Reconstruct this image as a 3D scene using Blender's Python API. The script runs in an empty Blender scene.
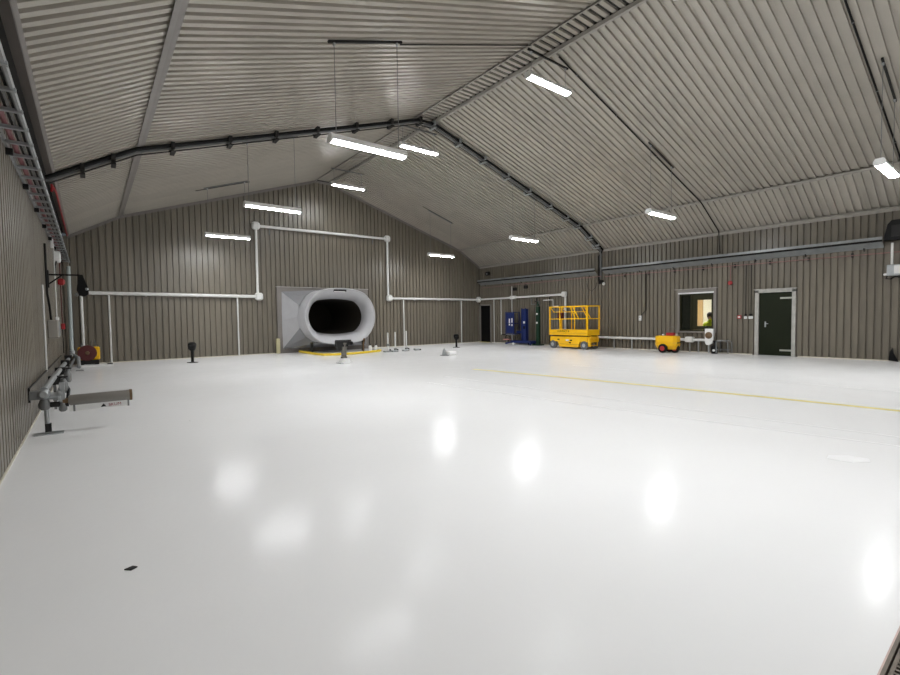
import bpy, math, random
from mathutils import Matrix, Vector
random.seed(4)
sc = bpy.context.scene
COL = sc.collection
R = math.radians

# ------------------------------------------------------------------ camera
CAM_H, YAW, PITCH, ROLL, FPX = 1.35, 37.8568, -2.3694, -0.8163, 463.05
cy, sy, cp, sp = math.cos(R(YAW)), math.sin(R(YAW)), math.cos(R(PITCH)), math.sin(R(PITCH))
fw = Vector((sy * cp, cy * cp, sp)); rt = Vector((cy, -sy, 0)); up = rt.cross(fw)
r2 = rt * math.cos(R(ROLL)) + up * math.sin(R(ROLL)); u2 = -rt * math.sin(R(ROLL)) + up * math.cos(R(ROLL))
cam_d = bpy.data.cameras.new('camera'); cam = bpy.data.objects.new('camera', cam_d); COL.objects.link(cam)
cam_d.sensor_width = 36; cam_d.lens = FPX * 36 / 900; cam_d.clip_start = 0.02; cam_d.clip_end = 200
M = Matrix.Identity(4)
for i in range(3):
    M[i][0], M[i][1], M[i][2] = r2[i], u2[i], -fw[i]
M.translation = (0, 0, CAM_H); cam.matrix_world = M
sc.camera = cam
# ------------------------------------------------------------------ world and exposure
w = bpy.data.worlds.new('world'); sc.world = w; w.use_nodes = True
w.node_tree.nodes['Background'].inputs[0].default_value = (0.5, 0.55, 0.62, 1)
w.node_tree.nodes['Background'].inputs[1].default_value = 0.05
LAMP = 52.0            # emission of the fluorescent diffusers
vs = sc.view_settings
vs.view_transform = 'Standard'; vs.look = 'None'; vs.gamma = 1; vs.use_curve_mapping = False
vs.exposure = 1.36

# ------------------------------------------------------------------ materials
MATS = {}
def mat(name, col, rough=0.5, metal=0.0, var=0.0, scale=6.0, bump=0.0, bscale=None, spec=0.5, emit=0.0, objvar=0.0, stretch=None, alpha=None):
    if name in MATS: return MATS[name]
    m = bpy.data.materials.new(name); m.use_nodes = True; nt = m.node_tree
    b = nt.nodes['Principled BSDF']; L = nt.links
    b.inputs['Roughness'].default_value = rough; b.inputs['Metallic'].default_value = metal
    b.inputs['Specular IOR Level'].default_value = spec
    b.inputs['Base Color'].default_value = (*col, 1)
    tc = nt.nodes.new('ShaderNodeTexCoord'); mp = nt.nodes.new('ShaderNodeMapping'); L.new(tc.outputs['Object'], mp.inputs['Vector'])
    if stretch: mp.inputs['Scale'].default_value = stretch
    nz = nt.nodes.new('ShaderNodeTexNoise'); nz.inputs['Scale'].default_value = scale; nz.inputs['Detail'].default_value = 6
    L.new(mp.outputs['Vector'], nz.inputs['Vector'])
    mr = nt.nodes.new('ShaderNodeMapRange'); mr.inputs['From Min'].default_value = 0.25; mr.inputs['From Max'].default_value = 0.75
    mr.inputs['To Min'].default_value = 1 - max(var, 0.02); mr.inputs['To Max'].default_value = 1 + max(var, 0.02)
    L.new(nz.outputs['Fac'], mr.inputs['Value'])
    hs = nt.nodes.new('ShaderNodeHueSaturation'); hs.inputs['Color'].default_value = (*col, 1)
    val = mr.outputs['Result']
    if objvar:
        oi = nt.nodes.new('ShaderNodeObjectInfo'); m2 = nt.nodes.new('ShaderNodeMapRange')
        m2.inputs['To Min'].default_value = 1 - objvar; m2.inputs['To Max'].default_value = 1 + objvar
        L.new(oi.outputs['Random'], m2.inputs['Value'])
        mu = nt.nodes.new('ShaderNodeMath'); mu.operation = 'MULTIPLY'; L.new(val, mu.inputs[0]); L.new(m2.outputs['Result'], mu.inputs[1]); val = mu.outputs[0]
    L.new(val, hs.inputs['Value']); L.new(hs.outputs['Color'], b.inputs['Base Color'])
    if bump:
        bn = nt.nodes.new('ShaderNodeTexNoise'); bn.inputs['Scale'].default_value = bscale or scale; bn.inputs['Detail'].default_value = 4
        L.new(tc.outputs['Object'], bn.inputs['Vector'])
        bp = nt.nodes.new('ShaderNodeBump'); bp.inputs['Strength'].default_value = bump; bp.inputs['Distance'].default_value = 0.02
        L.new(bn.outputs['Fac'], bp.inputs['Height']); L.new(bp.outputs['Normal'], b.inputs['Normal'])
    if emit:
        b.inputs['Emission Color'].default_value = (0.975, 0.99, 1.0, 1); b.inputs['Emission Strength'].default_value = emit
    if alpha is not None:
        b.inputs['Transmission Weight'].default_value = alpha; b.inputs['IOR'].default_value = 1.1
    MATS[name] = m; return m

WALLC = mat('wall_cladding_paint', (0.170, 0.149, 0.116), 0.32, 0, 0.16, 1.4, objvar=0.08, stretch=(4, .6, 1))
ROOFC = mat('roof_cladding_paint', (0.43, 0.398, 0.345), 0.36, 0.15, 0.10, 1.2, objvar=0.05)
FLASH = mat('flashing_paint', (0.22, 0.20, 0.185), 0.45, 0, 0.06, 3)
FLASHL = mat('pale_flashing_paint', (0.33, 0.31, 0.275), 0.45, 0, 0.06, 3)
BACK = mat('dark_backing', (0.03, 0.028, 0.025), 0.9)
GALV = mat('galvanised_steel', (0.42, 0.44, 0.45), 0.38, 0.55, 0.15, 9)
DGALV = mat('dull_galvanised_steel', (0.20, 0.205, 0.205), 0.45, 0.4, 0.2, 7)
WPIPE = mat('white_plastic_pipe', (0.72, 0.72, 0.70), 0.35, 0, 0.04, 4)
WHITE = mat('white_enamel', (0.80, 0.80, 0.79), 0.35)
BLACK = mat('black_plastic', (0.004, 0.004, 0.0045), 0.5, spec=0.2)
DARK = mat('dark_iron', (0.018, 0.0175, 0.017), 0.5, 0.1, spec=0.3)
RED = mat('red_enamel', (0.36, 0.02, 0.025), 0.4)
REDP = mat('faded_red_pipe', (0.27, 0.15, 0.14), 0.5, 0, 0.1, 5)
DRED = mat('maroon_hose', (0.09, 0.012, 0.012), 0.5)
YELLOW = mat('yellow_enamel', (0.90, 0.50, 0.006), 0.35, 0, 0.05, 4)
YLINE = mat('yellow_floor_paint', (0.80, 0.70, 0.20), 0.4, 0, 0.12, 3)
YCURB = mat('yellow_curb_paint', (0.84, 0.62, 0.02), 0.4)
BLUE = mat('blue_enamel', (0.007, 0.019, 0.11), 0.4, 0, 0.1, 4)
GREEN = mat('dark_green_enamel', (0.008, 0.035, 0.018), 0.45, spec=0.3)
DOORG = mat('olive_green_door_paint', (0.009, 0.013, 0.004), 0.5, 0, 0.1, 2, spec=0.2)
FRAMEW = mat('grey_white_frame_paint', (0.42, 0.41, 0.38), 0.45, 0, 0.15, 8)
OLIVE = mat('dark_olive_frame', (0.022, 0.021, 0.006), 0.45, spec=0.25)
RUBBER = mat('grey_tyre_rubber', (0.10, 0.105, 0.11), 0.7)
DUCTM = mat('grey_painted_steel_duct', (0.50, 0.50, 0.52), 0.42, 0, 0.05, 3)
DUCTSHADE = mat('shaded_grey_duct_gusset', (0.25, 0.25, 0.262), 0.42, 0, 0.05, 3)  # duct grey darkened, painting in the shade on the hood corners
DUCTIN = mat('dark_duct_lining', (0.020, 0.014, 0.008), 0.85)  # one near-black brown over the whole tunnel lining
CREAM = mat('cream_office_paint', (0.75, 0.69, 0.52), 0.6)
TAN = mat('tan_timber_panel', (0.58, 0.38, 0.17), 0.5, 0, 0.1, 3)
HIVIS = mat('high_visibility_cloth', (0.62, 0.72, 0.03), 0.7)
HAIR = mat('dark_brown_hair', (0.03, 0.02, 0.014), 0.7)
SKIN = mat('skin', (0.45, 0.27, 0.20), 0.55)
BROWN = mat('rusty_brown_metal', (0.16, 0.10, 0.05), 0.6, 0.2, 0.2, 10)
TUBEG = mat('taupe_foam_tube_paint', (0.24, 0.225, 0.205), 0.45, 0, 0.05, 5)
WLINE = mat('white_floor_tape', (0.90, 0.90, 0.91), 0.3)
LAMPM = mat('fluorescent_diffuser', (0.9, 0.9, 0.88), 0.4, emit=LAMP)
ADDLAMP = mat('added_office_panel', (0.9, 0.9, 0.85), 0.5, emit=18)
GLASS = mat('clear_window_glass', (0.95, 0.95, 0.92), 0.02, alpha=1.0)
TINT = mat('dark_window_glass', (0.012, 0.014, 0.010), 0.08)

def floor_mat():
    m = bpy.data.materials.new('white_epoxy_floor'); m.use_nodes = True; nt = m.node_tree; L = nt.links
    b = nt.nodes['Principled BSDF']
    b.inputs['Specular IOR Level'].default_value = 0.02
    tc = nt.nodes.new('ShaderNodeTexCoord')
    n1 = nt.nodes.new('ShaderNodeTexNoise'); n1.inputs['Scale'].default_value = 0.35; n1.inputs['Detail'].default_value = 3
    n2 = nt.nodes.new('ShaderNodeTexNoise'); n2.inputs['Scale'].default_value = 14; n2.inputs['Detail'].default_value = 6
    n3 = nt.nodes.new('ShaderNodeTexNoise'); n3.inputs['Scale'].default_value = 2.2; n3.inputs['Detail'].default_value = 2
    vo = nt.nodes.new('ShaderNodeTexVoronoi'); vo.inputs['Scale'].default_value = 1.3
    for n in (n1, n2, n3, vo): L.new(tc.outputs['Object'], n.inputs['Vector'])
    mr = nt.nodes.new('ShaderNodeMapRange'); mr.inputs['From Min'].default_value = 0.3; mr.inputs['From Max'].default_value = 0.7
    mr.inputs['To Min'].default_value = 0.0; mr.inputs['To Max'].default_value = 1.0; L.new(n1.outputs['Fac'], mr.inputs['Value'])
    mx = nt.nodes.new('ShaderNodeMix'); mx.data_type = 'RGBA'; L.new(mr.outputs['Result'], mx.inputs['Factor'])
    mx.inputs['A'].default_value = (0.80, 0.80, 0.80, 1); mx.inputs['B'].default_value = (0.84, 0.84, 0.845, 1)
    # a few small scuff specks
    lt = nt.nodes.new('ShaderNodeMath'); lt.operation = 'LESS_THAN'; lt.inputs[1].default_value = 0.012; L.new(vo.outputs['Distance'], lt.inputs[0])
    ms = nt.nodes.new('ShaderNodeMix'); ms.data_type = 'RGBA'; L.new(lt.outputs[0], ms.inputs['Factor']); L.new(mx.outputs['Result'], ms.inputs['A'])
    ms.inputs['B'].default_value = (0.22, 0.21, 0.19, 1); L.new(ms.outputs['Result'], b.inputs['Base Color'])
    mr2 = nt.nodes.new('ShaderNodeMapRange'); mr2.inputs['To Min'].default_value = 0.13; mr2.inputs['To Max'].default_value = 0.19
    L.new(n3.outputs['Fac'], mr2.inputs['Value']); L.new(mr2.outputs['Result'], b.inputs['Roughness'])
    bp = nt.nodes.new('ShaderNodeBump'); bp.inputs['Strength'].default_value = 0.12; bp.inputs['Distance'].default_value = 0.01
    L.new(n2.outputs['Fac'], bp.inputs['Height']); L.new(bp.outputs['Normal'], b.inputs['Normal'])
    return m
FLOORM = floor_mat()

# ------------------------------------------------------------------ mesh helpers
def wloc(o):
    v = Vector((0, 0, 0))
    while o: v += o.location; o = o.parent
    return v
class MB:
    def __init__(s, xf=None): s.v = []; s.f = []; s.xf = xf
    def add(s, vs, fs):
        k = len(s.v)
        for p in vs:
            p = Vector(p); s.v.append(s.xf @ p if s.xf else p)
        for f in fs: s.f.append([k + i for i in f])
        return s
    def box(s, a, b):
        (x0, y0, z0), (x1, y1, z1) = a, b
        return s.add([(x0, y0, z0), (x1, y0, z0), (x1, y1, z0), (x0, y1, z0), (x0, y0, z1), (x1, y0, z1), (x1, y1, z1), (x0, y1, z1)],
                     [(0, 3, 2, 1), (4, 5, 6, 7), (0, 1, 5, 4), (1, 2, 6, 5), (2, 3, 7, 6), (3, 0, 4, 7)])
    def cbox(s, c, d):
        return s.box([c[i] - d[i] / 2 for i in range(3)], [c[i] + d[i] / 2 for i in range(3)])
    def bbox(s, a, b, e=0.02):           # box with chamfered vertical and top edges
        (x0, y0, z0), (x1, y1, z1) = a, b
        def ring(x0, y0, x1, y1, z, e): return [(x0 + e, y0, z), (x1 - e, y0, z), (x1, y0 + e, z), (x1, y1 - e, z), (x1 - e, y1, z), (x0 + e, y1, z), (x0, y1 - e, z), (x0, y0 + e, z)]
        rs = ring(x0 + e, y0 + e, x1 - e, y1 - e, z0, e * .5) + ring(x0, y0, x1, y1, z0 + e, e) + ring(x0, y0, x1, y1, z1 - e, e) + ring(x0 + e, y0 + e, x1 - e, y1 - e, z1, e * .5)
        fs = [tuple(range(7, -1, -1)), tuple(range(24, 32))]
        for k in range(3):
            for i in range(8):
                j = (i + 1) % 8; fs.append((k * 8 + i, k * 8 + j, k * 8 + 8 + j, k * 8 + 8 + i))
        return s.add(rs, fs)
    def bar(s, p, q, wd, ht=None, n=None):
        """rectangular bar between two points"""
        ht = ht or wd; p, q = Vector(p), Vector(q); d = (q - p).normalized()
        u = Vector((0, 0, 1)) if abs(d.z) < .9 else Vector((0, 1, 0))
        if n is not None: u = Vector(n)
        a = d.cross(u).normalized() * (wd / 2); b = a.cross(d).normalized() * (ht / 2)
        vs = [p - a - b, p + a - b, p + a + b, p - a + b, q - a - b, q + a - b, q + a + b, q - a + b]
        return s.add(vs, [(0, 3, 2, 1), (4, 5, 6, 7), (0, 1, 5, 4), (1, 2, 6, 5), (2, 3, 7, 6), (3, 0, 4, 7)])
    def tube(s, pts, r, n=10, cap=True, closed=False):
        pts = [Vector(p) for p in pts]; m = len(pts); rs = r if isinstance(r, (list, tuple)) else [r] * m
        vs = []; prev = None
        for i, p in enumerate(pts):
            if closed: d = pts[(i + 1) % m] - pts[i - 1]
            else: d = pts[min(i + 1, m - 1)] - pts[max(i - 1, 0)]
            d.normalize()
            if prev is None:
                u = Vector((0, 0, 1)) if abs(d.z) < .9 else Vector((1, 0, 0)); a = d.cross(u).normalized()
            else:
                a = (prev - d * prev.dot(d)); a.normalize()
            prev = a; b = d.cross(a)
            for k in range(n):
                t = 2 * math.pi * k / n; vs.append(p + (a * math.cos(t) + b * math.sin(t)) * rs[i])
        fs = []
        for i in range(m if closed else m - 1):
            j = (i + 1) % m
            for k in range(n):
                l = (k + 1) % n; fs.append((i * n + k, i * n + l, j * n + l, j * n + k))
        if cap and not closed: fs += [tuple(range(n - 1, -1, -1)), tuple((m - 1) * n + k for k in range(n))]
        return s.add(vs, fs)
    def lathe(s, c, axis, prof, n=20):
        """prof: (distance along axis, radius)"""
        c = Vector(c); ax = Vector(axis).normalized(); u = Vector((0, 0, 1)) if abs(ax.z) < .9 else Vector((1, 0, 0))
        a = ax.cross(u).normalized(); b = ax.cross(a); vs = []; m = len(prof)
        for h, r in prof:
            for k in range(n):
                t = 2 * math.pi * k / n; vs.append(c + ax * h + (a * math.cos(t) + b * math.sin(t)) * max(r, 1e-4))
        fs = [(i * n + k, i * n + (k + 1) % n, (i + 1) * n + (k + 1) % n, (i + 1) * n + k) for i in range(m - 1) for k in range(n)]
        fs += [tuple(range(n - 1, -1, -1)), tuple((m - 1) * n + k for k in range(n))]
        return s.add(vs, fs)
    def prism(s, poly, d):
        """extrude polygon (3D points) along vector d"""
        n = len(poly); d = Vector(d); P = [Vector(p) for p in poly]
        return s.add(P + [p + d for p in P], [tuple(range(n - 1, -1, -1)), tuple(range(n, 2 * n))] + [(i, (i + 1) % n, n + (i + 1) % n, n + i) for i in range(n)])
    def mesh(s, name, origin=(0, 0, 0)):
        me = bpy.data.meshes.new(name); o = Vector(origin)
        me.from_pydata([tuple(v - o) for v in s.v], [], s.f); me.update(); return me
    def build(s, name, m, parent=None, smooth=False, label=None, loc=None):
        """world-space vertices; a top-level mesh gets its origin at its base centre"""
        if parent is not None: org = wloc(parent); ol = Vector((0, 0, 0))
        else:
            lo = [min(v[i] for v in s.v) for i in range(3)]; hi = [max(v[i] for v in s.v) for i in range(3)]
            org = Vector(((lo[0] + hi[0]) / 2, (lo[1] + hi[1]) / 2, lo[2])); ol = org
        me = s.mesh(name, org); me.materials.append(m)
        if smooth:
            for p in me.polygons: p.use_smooth = True
            try: me.set_sharp_from_angle(angle=R(40))
            except Exception: pass
        o = bpy.data.objects.new(name, me); COL.objects.link(o); o.location = ol
        if parent is not None: o.parent = parent
        if label: o['label'] = label
        return o
def tag(o, label, cat, group=None):
    o['label'] = label; o['category'] = cat
    if group: o['group'] = group
    return o
def thing(name, loc, label, cat, group=None):
    o = bpy.data.objects.new(name, None); COL.objects.link(o); o.location = loc; o.empty_display_size = .1
    return tag(o, label, cat, group)
def struct(o, label=None):
    o['kind'] = 'structure'
    if label: o['label'] = label
    return o
def sub(name, me, M_, parent, m=None):
    o = bpy.data.objects.new(name, me); COL.objects.link(o); o.parent = parent; o.matrix_local = M_
    return o
def text_mesh(name, txt, size, m, parent, pos, ux, uy, depth=0.004):
    """flat lettering; pos = world position of its centre, ux/uy = reading and up directions"""
    cu = bpy.data.curves.new(name, 'FONT'); cu.body = txt; cu.size = size; cu.align_x = 'CENTER'; cu.align_y = 'CENTER'; cu.extrude = depth / 2
    t = bpy.data.objects.new(name, cu); COL.objects.link(t)
    dg = bpy.context.evaluated_depsgraph_get(); me = bpy.data.meshes.new_from_object(t.evaluated_get(dg))
    bpy.data.objects.remove(t); me.materials.clear(); me.materials.append(m); me.name = name
    ux, uy = Vector(ux).normalized(), Vector(uy).normalized(); uz = ux.cross(uy)
    Mx = Matrix.Identity(4); p = Vector(pos) - wloc(parent)
    for i in range(3): Mx[i][0], Mx[i][1], Mx[i][2], Mx[i][3] = ux[i], uy[i], uz[i], p[i]
    return sub(name, me, Mx, parent)

# ------------------------------------------------------------------ dimensions of the hall
XL, XR, YB, YF = -0.655, 17.33, 19.53, -5.0
EL, KL, RL, RR, KR, ER = (-0.47, 4.21), (0.96, 5.03), (7.92, 7.384), (8.55, 7.384), (15.866, 5.043), (17.33, 4.18)
CX = 8.236
def roofz(x):
    P = [(-0.655, 4.105), EL, KL, RL, RR, KR, ER]
    for a, b in zip(P[:-1], P[1:]):
        if a[0] <= x <= b[0]: return a[1] + (b[1] - a[1]) * (x - a[0]) / (b[0] - a[0])
    return 4.1
DEP = 0.046

def profile(pitch, n, crest, slope):
    """u,w profile of a ribbed sheet: w = DEP on the crest that faces the room"""
    pts = []
    for i in range(n):
        u = i * pitch; va = pitch * (1 - crest - 2 * slope)
        pts += [(u, 0.0), (u + va, 0.0), (u + va + slope * pitch, DEP), (u + va + (slope + crest) * pitch, DEP)]
    pts.append((n * pitch, 0.0)); return pts
def prof_at(P, u):
    for a, b in zip(P[:-1], P[1:]):
        if a[0] - 1e-9 <= u <= b[0] + 1e-9:
            t = 0 if b[0] == a[0] else (u - a[0]) / (b[0] - a[0]); return a[1] + (b[1] - a[1]) * t
    return 0
def clad(parent, name, u0, u1, vbot, vtop, origin, ud, vd, wd, m, pitch, n, crest, slope, holes=(), lap=0.0):
    """cover the strip u0..u1 with ribbed sheets of n ribs each; vtop may be a function of u; holes = (ua, ub, va, vb)"""
    P = profile(pitch, n, crest, slope); W = pitch * n; k = 0; u = u0
    ud, vd, wd, origin = Vector(ud), Vector(vd), Vector(wd), Vector(origin); cache = {}
    vt = vtop if callable(vtop) else (lambda x: vtop)
    while u < u1 - 0.01:
        end = min(u + W, u1); hs = [h for h in holes if h[0] < end and h[1] > u]
        plain = not hs and not callable(vtop) and abs(end - u - W) < 1e-6
        if plain and 'p' in cache: me = cache['p']
        else:
            us = set(round(p[0], 5) for p in P if u + p[0] <= end + 1e-6); us.add(round(end - u, 5))
            for h in hs:
                for e in h[:2]:
                    if u < e < end: us.add(round(e - u, 5))
            us = sorted(us); b = MB()
            for a, c in zip(us[:-1], us[1:]):
                mid = u + (a + c) / 2; iv = [(vbot, None)]
                segs = [[vbot, 'top']]
                for h in hs:
                    if h[0] < mid < h[1]:
                        new = []
                        for s0, s1 in segs:
                            if h[2] > s0 + .001: new.append([s0, h[2]])
                            new.append([h[3], s1])
                        segs = new
                for s0, s1 in segs:
                    ta = vt(u + a) if s1 == 'top' else s1; tb = vt(u + c) if s1 == 'top' else s1
                    if max(ta, tb) - s0 < .003: continue
                    b.add([(a, s0, prof_at(P, a)), (c, s0, prof_at(P, c)), (c, tb, prof_at(P, c)), (a, ta, prof_at(P, a))], [(0, 1, 2, 3)])
            me = b.mesh(name); me.materials.append(m)
            if plain: cache['p'] = me
        pos = origin + ud * u + wd * ((k % 2) * 0.0015)
        Mx = Matrix.Identity(4)
        for i in range(3): Mx[i][0], Mx[i][1], Mx[i][2], Mx[i][3] = ud[i], vd[i], wd[i], pos[i]
        sub(name, me, Mx, parent); u += W; k += 1

def bare(name, mb, m):           # structure mesh with its origin at the world origin (children use world coordinates)
    me = mb.mesh(name); me.materials.append(m); o = bpy.data.objects.new(name, me); COL.objects.link(o); o['kind'] = 'structure'; return o

# ------------------------------------------------------------------ floor with the trench drain opening
GX0, GX1, GY0, GY1 = 1.2, 4.4, 0.06, 0.354
fl = MB()
for (x0, y0, x1, y1) in [(XL - .2, YF - .2, XR + .2, GY0), (XL - .2, GY1, XR + .2, YB + .2), (XL - .2, GY0, GX0, GY1), (GX1, GY0, XR + .2, GY1)]:
    fl.box((x0, y0, -0.2), (x1, y1, 0))
floor = bare('floor', fl, FLOORM)

# ------------------------------------------------------------------ walls: backing, then each ribbed sheet
WINH = (7.165, 8.35, 0.76, 2.12); D1H = (4.83, 5.82, 0.0, 2.09); D2H = (18.64, 19.46, 0.0, 2.02)
b = MB().box((XL - .17, YF - .2, 0), (XL - .07, YB + .2, 4.45)); wall_left = bare('wall_left', b, BACK)
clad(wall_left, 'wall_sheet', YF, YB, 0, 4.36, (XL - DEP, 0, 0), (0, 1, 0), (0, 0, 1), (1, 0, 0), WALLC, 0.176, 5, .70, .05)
b = MB(); x0, x1 = XR + .07, XR + .155
ys = [YF - .2, D1H[0], D1H[1], WINH[0], WINH[1], D2H[0], D2H[1], YB + .2]
for i in range(0, 8, 2): b.box((x0, ys[i], 0), (x1, ys[i + 1], 4.4))
b.box((x0, D1H[0], D1H[3]), (x1, D1H[1], 4.4)); b.box((x0, WINH[0], WINH[3]), (x1, WINH[1], 4.4)); b.box((x0, WINH[0], 0), (x1, WINH[1], WINH[2])); b.box((x0, D2H[0], D2H[3]), (x1, D2H[1], 4.4))
wall_right = bare('wall_right', b, BACK)
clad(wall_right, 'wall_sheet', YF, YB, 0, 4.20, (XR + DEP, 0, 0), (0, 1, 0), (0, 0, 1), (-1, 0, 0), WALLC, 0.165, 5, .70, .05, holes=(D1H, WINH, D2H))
DUX0, DUX1, DUZ = 6.28, 10.2, 2.62
def gable(x): return roofz(x) + .02
b = MB()
def gpoly(pts, y, d): b.prism([(x, y, z) for x, z in pts], (0, d, 0))
gpoly([(XL - .2, 0), (DUX0, 0), (DUX0, gable(DUX0)), KL, EL, (XL - .2, 4.1)], YB + .07, .1)
gpoly([(DUX1, 0), (XR + .2, 0), (XR + .2, 4.1), ER, KR, (DUX1, gable(DUX1))], YB + .07, .1)
gpoly([(DUX0, DUZ), (DUX1, DUZ), (DUX1, gable(DUX1)), RR, RL, (DUX0, gable(DUX0))], YB + .07, .1)
wall_back = bare('wall_back', b, BACK)
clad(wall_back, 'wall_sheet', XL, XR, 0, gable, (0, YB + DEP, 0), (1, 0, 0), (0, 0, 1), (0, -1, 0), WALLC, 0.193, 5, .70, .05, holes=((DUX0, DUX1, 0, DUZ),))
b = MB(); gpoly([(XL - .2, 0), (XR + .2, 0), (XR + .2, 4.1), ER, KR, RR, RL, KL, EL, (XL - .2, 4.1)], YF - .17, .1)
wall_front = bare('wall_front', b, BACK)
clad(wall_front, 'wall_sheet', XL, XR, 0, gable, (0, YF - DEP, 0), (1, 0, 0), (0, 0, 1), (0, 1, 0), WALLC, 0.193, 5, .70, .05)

# ------------------------------------------------------------------ ceiling: five facets of ribbed sheet
b = MB(); prof = [(-0.80, 4.2), EL, KL, RL, RR, KR, ER, (17.5, 4.08)]; pv = []
for x, z in prof: pv += [(x, YF - .2, z + .09), (x, YB + .2, z + .09), (x, YF - .2, z + .16), (x, YB + .2, z + .16)]
fs = []
for i in range(len(prof) - 1):
    k = i * 4; fs += [(k, k + 1, k + 5, k + 4), (k + 2, k + 6, k + 7, k + 3)]
b.add(pv, fs); ceiling = bare('ceiling', b, BACK)
def roof_band(a, c, lift=0.0, pitch=0.181):
    a, c = Vector((a[0], 0, a[1])), Vector((c[0], 0, c[1])); d = (c - a); Ln = d.length; d.normalize()
    nrm = Vector((d.z, 0, -d.x)); nrm = nrm if nrm.z < 0 else -nrm
    clad(ceiling, 'roof_sheet', YF, YB, 0, Ln, a + nrm * (-DEP - lift), (0, 1, 0), d, nrm, ROOFC, pitch, 5, .52, .035)
def lerp(a, c, t): return (a[0] + (c[0] - a[0]) * t, a[1] + (c[1] - a[1]) * t)
tl = (12.8 - RR[0]) / (KR[0] - RR[0]); mR = lerp(RR, KR, tl); mL = lerp(RL, KL, tl)
roof_band(EL, KL); roof_band(KL, mL); roof_band(mL, RL, .006); roof_band(RL, RR, .05, .181); roof_band(RR, mR); roof_band(mR, KR, .006); roof_band(KR, ER)

# flashings (trim)
def strip(name, pts, m, th=.006, y0=YF, y1=YB - .01):
    """folded flashing: polyline profile (x, z) run along the hall"""
    b = MB(); n = len(pts)
    for (xa, za), (xb, zb) in zip(pts[:-1], pts[1:]):
        d = Vector((xb - xa, 0, zb - za)).normalized(); nn = Vector((d.z, 0, -d.x)) * th
        b.prism([(xa, y0, za), (xb, y0, zb), (xb + nn.x, y0, zb + nn.z), (xa + nn.x, y0, za + nn.z)], (0, y1 - y0, 0))
    return struct(b.build(name, m))
strip('trim_1', [(XL + .004, 4.10), (XL + .004, 4.34), (-.62, 4.36), (EL[0] + .02, EL[1] - .015), (EL[0] + .06, EL[1] + .01)], FLASH)
strip('trim_2', [(.895, KL[1] - .065), (.965, KL[1] - .028), (1.035, KL[1] - .005)], FLASH)
strip('trim_3', [(RL[0] - .055, RL[1] - .05), (RL[0] + .0, RL[1] - .035), (RL[0] + .02, RL[1] + .03)], FLASHL)
strip('trim_4', [(RR[0] - .02, RR[1] + .03), (RR[0], RR[1] - .035), (RR[0] + .055, RR[1] - .05)], FLASHL)
strip('trim_5', [(KR[0] - .07, KR[1] - .01), (KR[0], KR[1] - .035), (KR[0] + .035, KR[1] - .06)], FLASHL)
strip('trim_6', [(ER[0] - .09, ER[1] + .025), (ER[0] - .02, ER[1] - .015), (ER[0] - .02, ER[1] - .10)], FLASHL)
def gtrim(name, a, c):
    b = MB(); o = .012
    b.prism([(a[0], YB - .05, a[1] - o), (c[0], YB - .05, c[1] - o), (c[0], YB - .05, c[1] - .11), (a[0], YB - .05, a[1] - .11)], (0, .012, 0))
    struct(b.build(name, FLASH))
gtrim('trim_7', EL, KL); gtrim('trim_8', KL, RL); gtrim('trim_9', RL, RR); gtrim('trim_10', RR, KR); gtrim('trim_11', KR, ER)
BASEM = mat('off_white_skirting', (0.60, 0.57, 0.48), 0.5, 0, 0.1, 6)
def skirt(name, segs):
    b = MB()
    for a, c in segs: b.box(a, c)
    struct(b.build(name, BASEM))
skirt('baseboard_left', [((XL, YF, 0), (XL + .012, YB, .018))])
skirt('baseboard_right', [((XR - .025, YF, 0), (XR, 4.70, .03)), ((XR - .025, 5.95, 0), (XR, 18.55, .03))])
skirt('baseboard_back', [((XL + .03, YB - .03, 0), (6.0, YB, .03)), ((10.35, YB - .03, 0), (XR - .03, YB, .03))])

# ------------------------------------------------------------------ floor markings
def marking(name, pts, wdt, m, label):
    b = MB(); P = [Vector((x, y, 0)) for x, y in pts]
    for p, q in zip(P[:-1], P[1:]):
        d = (q - p).normalized(); a = Vector((-d.y, d.x, 0)) * wdt / 2
        b.prism([p - a + Vector((0, 0, .0005)), q - a + Vector((0, 0, .0005)), q + a + Vector((0, 0, .0005)), p + a + Vector((0, 0, .0005))], (0, 0, .0012))
    o = b.build(name, m); struct(o, label); return o
marking('trim_12', [(7.95, 9.25), (8.25, 7.0), (8.45, 4.8), (8.62, 2.6), (8.72, 0.5), (8.72, -4.5)], .13, YLINE, 'yellow painted line along the white floor')
marking('trim_13', [(6.50, 8.6), (6.62, 4.5), (6.85, 1.0), (6.9, -3)], .03, WLINE, 'thin white floor stripe beside the yellow line')
marking('trim_14', [(5.60, 8.0), (5.95, 4.0), (6.38, .95), (6.5, -3)], .03, WLINE, 'thin white floor stripe nearer the camera')
marking('trim_15', [(10.5, 8.0), (10.75, 3.0), (10.75, -3)], .03, WLINE, 'thin white floor stripe towards the door')
b = MB(); b.prism([(x, y, .0005) for x, y in [(5.36, 1.22), (5.50, 1.235), (5.62, 1.12), (5.63, .97), (5.52, .94), (5.38, 1.03)]], (0, 0, .0012))
struct(b.build('trim_16', WLINE), 'bright white repair patch in the floor coating')
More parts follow.
